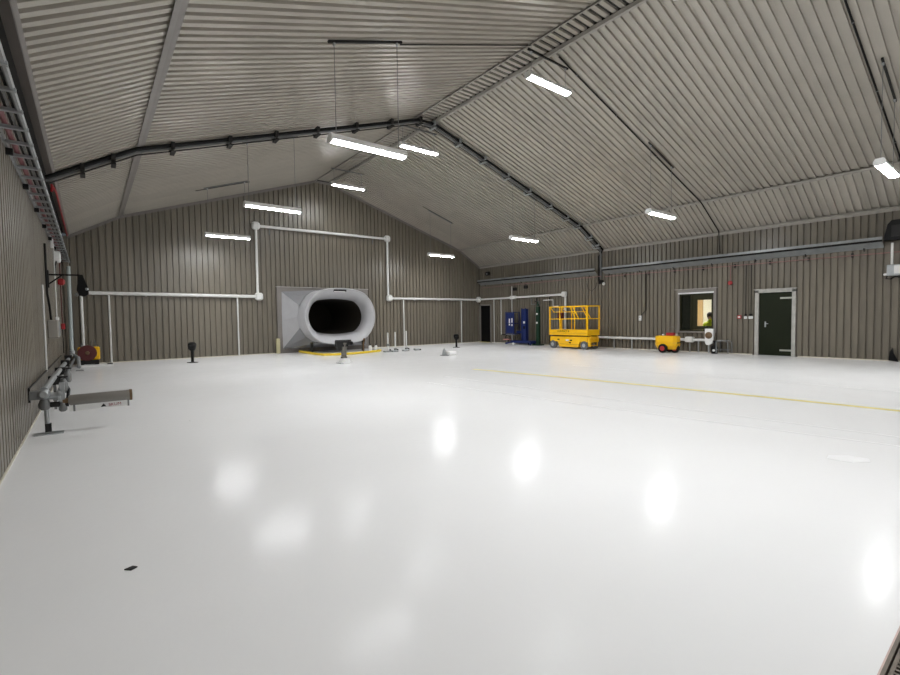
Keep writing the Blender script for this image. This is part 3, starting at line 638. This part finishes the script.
MB().box((LX0 - .024, LY0 + .05, .655), (LX0 - .018, LY1, .661)).build('platform_seam', BROWN, lf)
text_mesh('lettering', 'COMPACT 8', .11, BLACK, lf, (LX0 - .025, 12.55, .735), (0, -1, 0), (0, 0, 1))
for yy in (LY0 + .19, LY1 - .17):
    for xx in (LX0 + .02, LX1 - .12):
        wv = MB().lathe((xx - .06, yy, .17), (1, 0, 0), [(0, .12), (.02, .17), (.14, .17), (.16, .12)], 20).build('wheel', RUBBER, lf, True)
        MB().lathe((xx - .066, yy, .17), (1, 0, 0), [(0, .05), (.01, .10), (.06, .10)], 14).build('hub', GALV, wv, True)
zt, zm = 1.775, 1.255
def rail(name, p, q, wd=.034): MB().bar(p, q, wd).build(name, YELLOW, lf)
for xx in (LX0, LX1):
    for yy in (LY0 + .03, LY0 + .66, LY0 + 1.42, LY1 - .0): rail('guard_post', (xx, yy, .80), (xx, yy, zt), .03 if 0 < yy - LY0 - .1 < 1.8 else .042)
    rail('top_rail', (xx, LY0, zt), (xx, LY1 + .02, zt), .04); rail('mid_rail', (xx, LY0, zm), (xx, LY1 + .02, zm)); rail('folded_rail', (xx + .03, LY0 + .65, zm + .30), (xx + .03, LY1 - .15, zm + .30), .022)
    rail('diagonal_brace', (xx, LY0 + .45, zm), (xx, LY0 + .75, zt), .032); rail('diagonal_brace', (xx + .03, LY0 + .62, zm), (xx + .03, LY0 + .92, zt), .026); rail('diagonal_brace', (xx + .03, LY1 - .22, zm + .30), (xx + .03, LY1, zt - .02), .022)
for yy in (LY0, LY1 + .02):
    rail('end_top_rail', (LX0, yy, zt), (LX1, yy, zt), .04); rail('end_mid_rail', (LX0, yy, zm), (LX1, yy, zm))
MB().bbox((LX0 + .35, LY1 - .35, 1.25), (LX0 + .55, LY1 - .1, 1.58), .03).build('control_panel', DRED, lf)
rail('control_mount', (LX0 + .45, LY1 - .22, .76), (LX0 + .45, LY1 - .22, 1.26), .03)
b = MB()
for xx in (LX0 + .18, LX1 - .18): MB().bar((xx, LY0 - .0, .12), (xx, LY0 - .0, .56), .03).build('ladder_stile', YELLOW, lf)
for zz in (.16, .30, .44): MB().bar((LX0 + .18, LY0, zz), (LX1 - .18, LY0, zz), .025).build('ladder_step', YELLOW, lf)
MB().bbox((LX0 + .02, LY0 - .06, .12), (LX0 + .14, LY0 + .05, .50), .02).build('bumper', YELLOW, lf)

# ------------------------------------------------------------------ blue mast lift
bl = thing('mast_lift', (16.9, 16.0, 0), 'dark blue personnel mast lift with caged basket in the far right corner', 'lift')
MB().box((16.82, 15.60, .10), (17.02, 15.84, 1.76)).build('mast', BLUE, bl)
for yy in (15.57, 15.83): MB().box((16.79, yy, .10), (16.82, yy + .04, 1.80)).build('mast_rail', BLUE, bl)
MB().box((16.805, 15.63, 1.05), (16.82, 15.75, 1.15)).build('white_label', WHITE, bl); MB().box((16.81, 15.62, .78), (16.82, 15.76, .92)).build('control_plate', BLACK, bl)
bk = MB()
for yy in (16.30, 16.86):
    for xx in (16.72, 17.1): bk.bar((xx, yy, .50), (xx, yy, 1.63), .035)
for zz in (.52, 1.05, 1.61):
    bk.bar((16.72, 16.30, zz), (16.72, 16.86, zz), .03); bk.bar((17.1, 16.30, zz), (17.1, 16.86, zz), .03); bk.bar((16.72, 16.30, zz), (17.1, 16.30, zz), .03); bk.bar((16.72, 16.86, zz), (17.1, 16.86, zz), .03)
bo = bk.build('basket_frame', BLUE, bl)
MB().box((16.735, 16.33, .56), (16.75, 16.83, 1.58)).build('basket_panel', BLUE, bl); MB().box((16.72, 16.30, .48), (17.1, 16.88, .53)).build('basket_floor', GALV, bl)
for yy, zz, h in ((16.62, 1.12, .34), (16.44, 1.20, .22), (16.44, .97, .10)): MB().cbox((16.73, yy, zz), (.012, .08, h)).build('white_sign', WHITE, bl)
MB().bar((16.95, 15.9, .62), (16.95, 16.3, .62), .10, .12).build('carriage_arm', BLUE, bl)
MB().bbox((16.70, 15.10, .07), (17.15, 16.55, .20), .02).build('base', BLUE, bl)
MB().bar((16.72, 15.25, .12), (16.45, 14.95, .05), .07).build('outrigger', BLUE, bl); MB().bar((16.72, 16.40, .12), (16.45, 16.65, .05), .07).build('outrigger', BLUE, bl)
for xx, yy in ((16.72, 16.35), (17.1, 16.35), (16.72, 15.3), (17.1, 15.3)):
    MB().lathe((xx - .02, yy, .06), (1, 0, 0), [(0, .05), (.005, .06), (.035, .06), (.04, .05)], 14).build('castor', WHITE if yy > 16 else BLACK, bl, True)
MB().box((16.6, 16.55, .22), (16.75, 16.95, .27)).build('red_step', mat('pink_red_step', (.5, .22, .2), .5), bl)
MB().bar((16.67, 16.75, 0), (16.67, 16.75, .22), .03).build('step_leg', GALV, bl)
gc = thing('green_column', (16.95, 14.9, 0), 'tall narrow dark green column with white labels between blue and yellow lifts', 'column')
MB().bbox((16.86, 14.82, .05), (17.02, 14.99, 1.86), .02).build('body', GREEN, gc); MB().box((16.74, 14.70, 0), (17.14, 15.12, .05)).build('foot', GREEN, gc)
MB().lathe((16.93, 14.91, 1.88), (0, 0, 1), [(0, .07), (.06, .06), (.10, .03), (.22, .03)], 14).build('neck', GREEN, gc, True)
for zz in (1.50, 1.08): MB().cbox((16.855, 14.905, zz), (.012, .09, .08)).build('white_label', WHITE, gc)
MB().tube([(16.93, 14.91, 2.05), (16.93, 15.1, 2.12)], .02, 8).build('outlet', DARK, gc)

# ------------------------------------------------------------------ back wall white pipe loop
bp_ = thing('white_wall_pipe', (CX, YB - .13, 2.3), 'white pipe across the gable wall looping up and over the big duct', 'pipe')
PY = YB - .13
pipe(bp_, 'left_run', [(.0, PY, 2.36), (5.3, PY, 2.33)], .06); pipe(bp_, 'left_riser', [(5.36, PY, 2.3), (5.36, PY, 5.12)], .05); pipe(bp_, 'top_run', [(5.36, PY, 5.14), (11.33, PY, 5.18)], .055)
pipe(bp_, 'right_riser', [(11.36, PY, 5.14), (11.36, PY, 2.36)], .05); pipe(bp_, 'right_run', [(11.4, PY, 2.35), (XR - .13, PY, 2.36)], .055)
for xx, zz in ((5.40, 2.33), (5.36, 5.14), (11.36, 5.18), (11.42, 2.36), (XR - .2, 2.36)):
    MB().bbox((xx - .15, PY - .10, zz - .15), (xx + .15, PY + .09, zz + .16), .06).build('elbow_guard', WPIPE, bp_)
for xx, zz in ((5.9, 5.13), (8.2, 5.14), (10.6, 5.16)):
    MB().bar((xx, PY + .02, zz - .06), (xx, PY + .08, zz - .30), .035).build('hanger_bracket', DGALV, bp_)
for xx in (1.6, 3.2, 12.9, 14.4): MB().cbox((xx, PY + .06, 2.34), (.05, .10, .13)).build('pipe_clip', WPIPE, bp_)
for xx, lb in ((.545, 'thin white drop pipe at the left end of the gable wall'), (4.59, 'thin white drop pipe left of the big duct'), (12.22, 'thin white drop pipe right of the big duct'), (15.88, 'thin white drop pipe near the far right corner')):
    tag(MB().tube([(xx, PY, .0), (xx, PY, 2.30)], .028, 8).build('drop_pipe', WPIPE, None, True), lb, 'pipe', 'drop pipes on the gable wall')

# ------------------------------------------------------------------ the big oval duct
du = thing('exhaust_duct', (CX, 18.7, 0), 'large grey oval exhaust intake duct with flared mouth on the gable wall', 'duct')
def stadium(a, h, y, zc, n=72, cx=CX):
    pts = []; st = a - h
    for k in range(n):
        t = 2 * math.pi * k / n; c, s_ = math.cos(t), math.sin(t)
        pts.append((cx + h * c + st * max(-1, min(1, c * 2.2)), y, zc + h * s_))
    return pts
def loft(rings, closed_first=False, closed_last=False):
    b = MB(); n = len(rings[0]); vs = [p for r in rings for p in r]; fs = []
    for i in range(len(rings) - 1):
        for k in range(n): fs.append((i * n + k, i * n + (k + 1) % n, (i + 1) * n + (k + 1) % n, (i + 1) * n + k))
    if closed_last: fs.append(tuple((len(rings) - 1) * n + k for k in range(n)))
    return b.add(vs, fs)
ZC = 1.50
loft([stadium(1.22, .74, 18.50, ZC), stadium(1.23, .76, 18.38, ZC), stadium(1.27, .82, 18.22, ZC), stadium(1.34, .91, 18.05, ZC), stadium(1.43, 1.02, 17.93, ZC), stadium(1.50, 1.10, 17.87, ZC), stadium(1.545, 1.145, 17.86, ZC), stadium(1.57, 1.17, 17.89, ZC), stadium(1.57, 1.17, 17.95, ZC), stadium(1.53, 1.13, 18.0, ZC)]).build('flared_mouth', DUCTM, du, True)
loft([stadium(1.53, 1.13, 18.0, ZC), stadium(1.55, 1.15, 18.45, ZC), stadium(1.56, 1.16, 18.70, ZC)]).build('oval_body', DUCTM, du, True)
ov = stadium(1.585, 1.185, 18.62, ZC, 16); HW, HZ0, HZ1, HY = 1.93, .17, 2.56, 19.46; zm_ = (HZ0 + HZ1) / 2
cor = [(CX + HW, HY, HZ1), (CX - HW, HY, HZ1), (CX - HW, HY, HZ0), (CX + HW, HY, HZ0)]
mid = [(CX + HW, HY - .03, zm_), (CX, HY - .03, HZ1), (CX - HW, HY - .03, zm_), (CX, HY - .03, HZ0)]
for q in range(4):
    k = q * 4; o_ = [ov[(k + j) % 16] for j in range(5)]; c_, m0, m1 = cor[q], mid[q], mid[(q + 1) % 4]
    MB().add([m0, c_, o_[0], o_[1]], [(0, 1, 3), (0, 3, 2)]).build('hood_side_panel', DUCTM, du)
    MB().add([c_, o_[1], o_[2], o_[3]], [(0, 1, 2), (0, 2, 3)]).build('hood_corner_gusset', DUCTSHADE, du)
    MB().add([m1, c_, o_[3], o_[4]], [(0, 1, 2), (0, 2, 3)]).build('hood_side_panel', DUCTM, du)
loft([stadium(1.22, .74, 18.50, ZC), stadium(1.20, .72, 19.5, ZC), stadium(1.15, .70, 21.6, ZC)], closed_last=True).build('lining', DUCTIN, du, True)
wf = MB(); px0, px1, pz0, pz1 = 6.12, 10.28, .08, 2.74
wf.box((px0, 19.44, .17), (CX - 1.9, 19.50, 2.52)); wf.box((CX + 1.9, 19.44, .17), (px1, 19.50, 2.52)); wf.box((px0, 19.44, 2.52), (px1, 19.50, pz1)); wf.box((px0, 19.44, 0), (px1, 19.50, .17)); wf.build('wall_frame', FLASH, du)
MB().box((px0 - .03, 19.40, 2.74), (px1 + .03, 19.50, 2.765)).build('drip_flashing', FRAMEW, du)
MB().box((7.92, 17.84, 2.515), (8.46, 17.96, 2.60)).build('top_slot', DARK, du); MB().box((7.92, 17.835, 2.50), (8.40, 17.86, 2.525)).build('slot_lip', WHITE, du)
MB().box((7.95, 17.80, .30), (8.60, 18.0, .52)).build('bottom_bracket', DARK, du)
for xx in (7.1, 9.4): MB().bar((xx, 18.3, 0), (xx, 18.3, .45), .08).build('support_leg', DARK, du)
tag(MB().tube([(6.98, 19.38, .04), (6.9, 17.4, .04), (6.98, 16.75, .04), (7.3, 16.55, .04), (8.0, 16.5, .04), (8.8, 16.72, .04), (9.5, 17.05, .04), (9.7, 17.3, .04)], .05, 8).build('yellow_kerb_rail', YCURB, None, True), 'low bright yellow kerb rail on the floor in front of the duct', 'kerb')
tag(MB().bbox((6.02, 19.30, 0), (6.16, 19.42, .62), .02).build('post', mat('pale_yellow_post', (.55, .5, .3), .5)), 'short pale post at the left foot of the duct', 'post')
for x_, y_, lb, rr_ in ((9.22, 17.3, 'white plastic canister right of the duct, nearer the duct', .07), (9.46, 17.25, 'white plastic canister right of the duct, farther from the duct', .065)):
    c_ = thing('canister', (x_, y_, 0), lb, 'canister', 'white canisters by the duct')
    MB().lathe((x_, y_, 0), (0, 0, 1), [(0, rr_ * .9), (.02, rr_), (.22, rr_), (.27, rr_ * .5)], 14).build('body', WHITE, c_, True); MB().lathe((x_, y_, .27), (0, 0, 1), [(0, .025), (.05, .025)], 10).build('cap', DARK, c_)
hs_ = thing('hose_stand', (8.98, 17.45, 0), 'small brown and white hose standing between the duct and the white canisters', 'hose')
MB().tube([(8.98, 17.45, .02), (8.98, 17.45, .35), (9.03, 17.43, .50), (9.0, 17.40, .56), (8.95, 17.40, .50)], .03, 8).build('hose', BROWN, hs_, True); MB().lathe((8.98, 17.45, 0), (0, 0, 1), [(0, .09), (.03, .09)], 12).build('base', WHITE, hs_)
# hold-back device in front of the duct
hd_ = thing('holdback_stand', (6.22, 13.4, 0), 'black and steel tie-down stand with white base on the floor before the duct', 'stand')
MB().lathe((6.22, 13.4, .16), (0, 0, 1), [(0, .10), (.04, .11), (.06, .08), (.42, .085), (.44, .10), (.48, .10)], 16).build('post', mat('worn_steel', (.16, .15, .13), .35, .6, .3, 12), hd_, True)
MB().box((5.96, 13.32, .52), (6.34, 13.48, .70)).build('head', DARK, hd_); MB().bbox((5.98, 13.34, .42), (6.14, 13.46, .52), .01).build('jaw', DARK, hd_)
MB().lathe((6.44, 13.36, .62), (0, -1, 0), [(-.05, .06), (.05, .06)], 12).build('knob', BLACK, hd_)
b = MB(); b.prism([(6.08, 13.25, 0), (6.40, 13.25, 0), (6.34, 13.25, .16), (6.16, 13.25, .16)], (0, .30, 0)); b.build('white_base', WHITE, hd_)
MB().box((6.04, 13.22, 0), (6.12, 13.58, .02)).build('base_plate', GALV, hd_)
td = thing('tie_down_box', (10.33, 13.4, 0), 'small white floor box with grey bracket right of the duct, mid floor', 'box')
MB().bbox((10.26, 13.25, 0), (10.62, 13.55, .14), .03).build('white_box', WHITE, td); b = MB(); b.prism([(10.08, 13.4, .015), (10.26, 13.4, .015), (10.20, 13.4, .20), (10.16, 13.4, .26), (10.12, 13.4, .18)], (0, .06, 0)); b.build('bracket', GALV, td); MB().box((10.05, 13.3, 0), (10.28, 13.52, .018)).build('base_plate', DGALV, td)
for x_, h_, lb in ((9.58, .80, 'leftmost slim steel pole stand right of the yellow kerb'), (9.93, .82, 'middle slim steel pole stand right of the yellow kerb'), (10.47, .85, 'rightmost slim steel pole stand right of the yellow kerb')):
    s_ = thing('pole_stand', (x_, 16.5, 0), lb, 'stand', 'pole stands by the duct')
    MB().tube([(x_ + .02, 16.5, .02), (x_ + .02, 16.5, h_)], .032, 8).build('pole', WPIPE, s_, True)
    MB().bbox((x_ - .16, 16.40, 0), (x_ + .12, 16.6, .07), .015).build('foot_plate', GALV, s_); MB().lathe((x_ + .10, 16.45, .07), (0, 0, 1), [(0, .04), (.05, .03)], 10).build('bolt', DARK, s_)
    MB().cbox((x_ + .02, 16.49, .30 if x_ < 9.7 else .10), (.10, .08, .10)).build('clamp', DGALV, s_)
c_ = thing('floor_clamp', (11.05, 16.5, 0), 'low grey floor clamp lying right of the pole stands', 'clamp')
MB().bbox((10.88, 16.42, 0), (11.12, 16.58, .10), .02).build('block', GALV, c_); MB().lathe((11.18, 16.5, 0), (0, 0, 1), [(0, .05), (.06, .05)], 10).build('dark_foot', DARK, c_)
for x_, y_, h_, lb in ((2.66, 17.4, .68, 'black monitor head on a short floor post left of the duct'), (13.35, 16.7, .60, 'black monitor head on a short floor post right of the duct')):
    s_ = thing('monitor_post', (x_, y_, 0), lb, 'post', 'black monitor posts')
    MB().tube([(x_, y_, .0), (x_, y_, h_ * .62)], .045, 10).build('post', BLACK, s_, True); MB().lathe((x_, y_, 0), (0, 0, 1), [(0, .17), (.015, .17), (.03, .06)], 16).build('base_flange', DARK, s_)
    MB().lathe((x_, y_, h_ * .58), (0, 0, 1), [(0, .05), (.05, .10), (.16, .13), (.24, .125), (.28, .07)], 16).build('head', BLACK, s_, True)
    MB().bbox((x_ - .13, y_ - .16, h_ * .62 + .03), (x_ + .05, y_ - .05, h_ * .62 + .16), .02).build('nozzle', BLACK, s_)

# ------------------------------------------------------------------ left wall: cable ladder, pipework, boxes
ld = thing('cable_ladder', (-.54, 12, 3.3), 'galvanised cable ladder with red and grey cables along the top of the left wall', 'cable ladder')
LZ = 3.32
for xx in (-.645, -.435): MB().bar((xx, -4.5, LZ), (xx, 19.3, LZ), .022, .07).build('side_rail', GALV, ld)
rung = MB().bar((-.654, 0, 0), (-.41, 0, 0), .045, .03).mesh('rung'); rung.materials.append(GALV)
yy = -4.2
while yy < 19.3:
    o = bpy.data.objects.new('rung', rung); COL.objects.link(o); o.parent = ld; o.location = Vector((0, yy, LZ - .03)) - wloc(ld); yy += .50
MB().tube([(-.585, -4.5, LZ + .02), (-.585, 19.2, LZ + .02)], .026, 8).build('red_cable', mat('red_cable_sheath', (.20, .06, .065), .5), ld, True)
for xx, m_ in ((-.53, BLACK), (-.505, DGALV), (-.475, BLACK), (-.455, DGALV)): MB().tube([(xx, -4.5, LZ + .0), (xx, 19.2, LZ + .0)], .011, 6).build('cable', m_, ld, True)
yy = 0.4
while yy < 19: MB().box((XL + .0, yy, LZ - .11), (XL + .06, yy + .04, LZ - .04)).build('bracket', DARK, ld); yy += 1.65
run('red_conduit', [(-.50, 12.3, 4.0), (-.50, 12.3, 4.14), (-.46, 13, 4.15), (-.46, 19.2, 4.15)], .02, RED, 'dark red conduit tucked under the left eave', clips=2.2)
# foam monitor pipework
PALEG = mat('pale_teal_grey_pipe', (0.42, 0.47, 0.46), 0.4, 0, 0.05, 4)
fp = thing('foam_pipework', (-.47, 7.500, 0), 'grey foam supply pipework on the left wall feeding the taupe tube', 'pipework')
pipe(fp, 'main_pipe', [(-.47, 7.500, .54), (-.475, 12.5, .47), (-.46, 18.3, .40)], .038, GALV); pipe(fp, 'lower_pipe', [(-.40, 8.2, .33), (-.40, 18.0, .30)], .028, DGALV)
MB().lathe((-.47, 7.380, .50), (0, 1, 0), [(0, .035), (.03, .060), (.16, .060), (.19, .05)], 16).build('tee_body', GALV, fp, True)
MB().lathe((-.47, 7.500, .30), (0, 0, 1), [(0, .035), (.03, .058), (.07, .062), (.12, .045), (.2, .045)], 16).build('lower_elbow', DGALV, fp, True)
MB().box((-.60, 7.430, .44), (-.50, 7.570, .54)).build('wall_clamp', DGALV, fp)
pipe(fp, 'cross_pipe', [(-.47, 7.500, .47), (-.30, 7.500, .46)], .045, GALV); MB().lathe((-.30, 7.500, .46), (1, 0, 0), [(-.04, .07), (-.015, .07)], 14).build('flange', GALV, fp)
MB().bar((-.30, 7.500, .30), (-.30, 7.500, .62), .05).build('valve_stem', GALV, fp); MB().lathe((-.30, 7.500, .26), (0, 0, 1), [(0, .025), (.02, .042), (.10, .042), (.12, .025)], 12).build('valve_body', DGALV, fp, True)
pipe(fp, 'lower_link', [(-.47, 7.500, .36), (-.24, 7.500, .35)], .035, DARK, 10)
pipe(fp, 'leg', [(-.455, 7.500, .02), (-.455, 7.500, .34)], .024, GALV, 10); MB().cbox((-.445, 7.500, .08), (.06, .06, .10)).build('leg_clamp', DARK, fp); MB().box((-.58, 7.420, 0), (-.30, 7.580, .012)).build('foot_plate', GALV, fp)
for yy in (9.6, 11.4, 13.6, 15.6):
    MB().bar((-.47, yy, 0), (-.47, yy, .44), .035).build('support_post', DGALV, fp); MB().cbox((-.47, yy, .46), (.15, .06, .14)).build('pipe_clamp', DARK, fp)
for yy in (9.0, 10.6): 
    vb = MB().lathe((-.34, yy, .32), (0, 0, 1), [(0, .04), (.03, .055), (.14, .055), (.22, .02)], 12).build('valve', DGALV, fp, True); MB().lathe((-.34, yy, .55), (0, 0, 1), [(0, .06), (.02, .06)], 12).build('hand_wheel', DARK, vb)
pipe(fp, 'flexible_hose', [(-.34, 9.2, .46), (-.28, 9.0, .36), (-.30, 8.85, .22), (-.33, 8.6, .14)], .02, BLACK, 8)
pipe(fp, 'riser_pipe', [(-.46, 18.3, .42), (-.455, 18.35, 2.4), (-.45, 18.4, 3.1)], .052, PALEG)
MB().lathe((-.46, 18.3, .40), (0, 0, 1), [(0, .075), (.12, .075), (.14, .055)], 14).build('riser_socket', GALV, fp, True)
pipe(fp, 'branch', [(-.46, 18.3, .42), (-.30, 17.6, .34), (-.28, 17.0, .10)], .045, GALV, 10); MB().box((-.36, 16.9, 0), (-.18, 17.15, .012)).build('branch_plate', DGALV, fp)
ft = thing('foam_tube', (.1, 7.500, .30), 'taupe foam discharge tube with white label strip reaching out from the left wall', 'tube')
MB().lathe((-.245, 7.500, .392), (1, 0, 0), [(0, .05), (.02, .066), (.60, .066), (.62, .068), (.655, .068), (.656, .055)], 18).build('barrel', TUBEG, ft, True)
MB().lathe((.385, 7.500, .392), (1, 0, 0), [(0, .072), (.03, .072)], 18).build('end_collar', BROWN, ft)
MB().lathe((-.30, 7.500, .385), (1, 0, 0), [(0, .035), (.06, .04)], 12).build('coupling', BROWN, ft)
MB().box((-.24, 7.475, .255), (.38, 7.485, .325)).build('label_strip', WHITE, ft)
text_mesh('lettering', 'SKUM', .052, mat('label_red_print', (.30, .02, .03), .5), ft, (.225, 7.472, .290), (1, 0, 0), (0, 0, 1))
MB().prism([(.075, 7.474, .271), (.135, 7.474, .271), (.105, 7.474, .313)], (0, -.003, 0)).build('triangle_mark', DARK, ft)
for xx in (-.2, .36): MB().box((xx, 7.470, .25), (xx + .02, 7.530, .34)).build('strip_bracket', DGALV, ft)
run('wall_conduit', [(XL + .02, 7.85, .36), (XL + .02, 7.85, .535), (XL + .02, 16.2, .50)], .012, DARK, 'dark conduit low on the left wall above the foam pipework')
run('wall_conduit', [(XL + .02, 10.95, .50), (XL + .02, 10.95, 2.05)], .014, WPIPE, 'thin pale vertical conduit on the left wall')
jb = thing('junction_box', (XL + .08, 12.3, 1.05), 'grey electrical box on the left wall below a black cable', 'box')
MB().bbox((XL + .002, 11.95, 1.07), (XL + .17, 12.45, 1.43), .015).build('box', FLASHL, jb); MB().box((XL + .17, 12.0, 1.11), (XL + .178, 12.40, 1.40)).build('lid', GALV, jb)
MB().tube([(XL + .06, 12.05, 1.43), (XL + .05, 11.95, 1.70), (XL + .03, 11.85, 1.95), (XL + .03, 11.85, 2.9)], .018, 8).build('black_cable', BLACK, jb, True)
sb = thing('wall_switch', (XL + .03, 14.9, 1.40), 'small pale switch with conduit on the left wall beyond the grey box', 'switch')
MB().bbox((XL + .002, 14.75, 1.38), (XL + .07, 14.95, 1.52), .01).build('box', WHITE, sb); MB().tube([(XL + .03, 14.85, 1.52), (XL + .03, 14.85, 3.2)], .012, 8).build('conduit', WPIPE, sb, True)
rc_ = thing('fire_call_point', (XL + .04, 17.6, 1.2), 'red fire call point on the left wall near the far corner', 'call point')
MB().bbox((XL + .002, 17.5, 1.19), (XL + .09, 17.72, 1.36), .012).build('box', RED, rc_); MB().tube([(XL + .03, 17.6, 1.36), (XL + .03, 17.6, 3.2)], .012, 8).build('conduit', DRED, rc_, True); MB().tube([(XL + .03, 17.6, 1.2), (XL + .03, 17.6, .5)], .01, 8).build('lower_conduit', BLACK, rc_, True)
rb = thing('fire_bell', (XL + .06, 16.6, 2.45), 'red fire alarm sounder high on the left wall behind the floodlight arm', 'alarm')
MB().lathe((XL + .01, 16.6, 2.50), (1, 0, 0), [(0, .07), (.05, .10), (.12, .09), (.15, .04)], 14).build('sounder', RED, rb, True)
wx = thing('wall_fitting', (XL + .06, 15.6, 2.95), 'white oblong wall fitting under the cable ladder on the left wall', 'light')
MB().bbox((XL + .002, 15.3, 2.93), (XL + .13, 15.75, 3.18), .02).build('body', WHITE, wx); MB().tube([(XL + .05, 15.4, 2.94), (XL + .03, 15.2, 2.80), (XL + .03, 15.1, 2.6)], .018, 8).build('black_cable', BLACK, wx, True)
wx2 = tag(MB().bbox((XL + .002, 14.2, 3.12), (XL + .06, 14.3, 3.52), .01).build('wall_strip_light', WHITE), 'narrow white vertical fitting at the left wall beside the cable ladder', 'light')
fa = thing('floodlight', (-.08, 12.6, 1.9), 'black floodlight hanging from a bracket arm off the left wall', 'light')
MB().bar((XL + .0, 12.6, 2.365), (-.13, 12.6, 2.375), .035, .03).build('arm', BLACK, fa); MB().box((XL, 12.5, 2.10), (XL + .03, 12.7, 2.45)).build('wall_plate', BLACK, fa)
MB().bar((XL + .01, 12.6, 2.16), (-.42, 12.6, 2.36), .025).build('brace', BLACK, fa)
MB().prism([(-.16, 12.52, 2.38), (-.08, 12.52, 2.38), (-.02, 12.52, 2.18), (.015, 12.52, 2.08), (.01, 12.52, 1.98), (-.06, 12.52, 1.92), (-.15, 12.52, 1.95), (-.19, 12.52, 2.05), (-.17, 12.52, 2.20)], (0, .20, 0)).build('housing', BLACK, fa)
MB().lathe((-.19, 12.6, 1.96), (-.5, -.3, -.6), [(-.02, .03), (.02, .035)], 10).build('glint_lens', GALV, fa); MB().lathe((-.012, 12.5, 2.08), (.6, -.5, .1), [(-.02, .03), (.015, .025)], 10).build('side_screw', GALV, fa)
tag(MB().tube([(-.185, 19.35, .0), (-.185, 19.35, 2.28)], .045, 10).build('corner_pipe', WPIPE, None, True), 'white vertical pipe in the far left corner above the yellow hose cart', 'pipe')
hc = thing('hose_cart', (-.04, 18.7, .15), 'yellow hose cart with maroon hose reel in the far left corner', 'cart')
MB().bbox((-.33, 18.62, .19), (.23, 18.98, .60), .03).build('yellow_body', YELLOW, hc)
b = MB(); b.lathe((-.09, 18.62, .42), (0, -1, 0), [(0, .08), (.005, .24), (.06, .25), (.11, .24), (.115, .08)], 22); b.build('hose_reel', DRED, hc, True); MB().lathe((-.09, 18.51, .42), (0, -1, 0), [(0, .06), (.03, .05)], 14).build('reel_hub', BROWN, hc)
MB().tube([(.06, 18.58, .60), (.10, 18.55, .40), (.06, 18.55, .22)], .012, 8).build('black_strap', BLACK, hc, True)
MB().tube([(.0, 18.8, .60), (.04, 18.8, .78), (.10, 18.8, .82), (.14, 18.8, .62)], .014, 8).build('handle', DGALV, hc, True)
MB().lathe((-.22, 18.7, .60), (0, 0, 1), [(0, .05), (.08, .04), (.12, .02)], 12).build('valve', DGALV, hc)
MB().box((-.28, 18.55, .06), (.20, 19.0, .19)).build('chassis', DARK, hc)
for xx in (-.24, .14): MB().lathe((xx, 18.56, .06), (0, 1, 0), [(0, .05), (.005, .06), (.045, .06), (.05, .05)], 14).build('castor', BLACK, hc, True)
pl = thing('floor_plank', (.2, 18.4, 0), 'white and dark plank lying on the floor before the yellow hose cart', 'plank')
MB().box((-.25, 18.30, 0), (.55, 18.44, .05)).build('white_plank', WHITE, pl); MB().box((-.24, 18.44, 0), (.22, 18.5, .055)).build('dark_edge', DARK, pl); MB().box((.40, 18.29, .05), (.54, 18.44, .075)).build('dark_end', DARK, pl)

# ------------------------------------------------------------------ trench drain at the bottom right corner
tdn = thing('trench_drain', ((GX0 + GX1) / 2, (GY0 + GY1) / 2, 0), 'dark slotted trench drain grate in the floor at the bottom right corner', 'drain')
DIRT = mat('grimy_drain_steel', (.16, .135, .11), .55, .3, .25, 14); RUST = mat('pinkish_drain_edge', (.55, .42, .38), .6, 0, .2, 12)
MB().box((GX0, GY0, -.20), (GX1, GY1, -.18)).build('trough', BLACK, tdn)
e = MB(); e.box((GX0, GY1 - .018, -.12), (GX1, GY1 - .006, .002)); e.box((GX0, GY0 + .006, -.12), (GX1, GY0 + .018, .002)); e.box((GX0 + .006, GY0 + .03, -.12), (GX0 + .03, GY1 - .03, .002)); e.box((GX1 - .03, GY0 + .03, -.12), (GX1 - .006, GY1 - .03, .002)); e.build('edge_angle', DIRT, tdn)
g = MB(); g.box((GX0, GY1 - .006, -.1), (GX1, GY1, .001)); g.box((GX0, GY0, -.1), (GX1, GY0 + .006, .001)); g.build('edge_sealant', RUST, tdn)
for yq in (GY1 - .036, GY0 + .024): MB().box((GX0 + .03, yq, -.03), (GX1 - .03, yq + .012, -.003)).build('side_bar', DIRT, tdn)
bar = MB().box((-.006, GY0 + .03 - .2, -.03), (.006, GY1 - .03 - .2, -.004)).mesh('grate_bar'); bar.materials.append(DIRT)
nb = 112
for i in range(nb):
    o = bpy.data.objects.new('grate_bar', bar); COL.objects.link(o); o.parent = tdn; o.location = Vector((GX0 + .04 + i * (GX1 - GX0 - .08) / (nb - 1), .2, 0)) - wloc(tdn)
# small chips of debris on the floor
tag(MB().prism([(.10, 3.06, 0), (.13, 3.03, 0), (.16, 3.05, 0), (.14, 3.075, 0)], (0, 0, .006)).build('debris_chip', DARK), 'small dark chip of debris alone on the near white floor', 'debris')
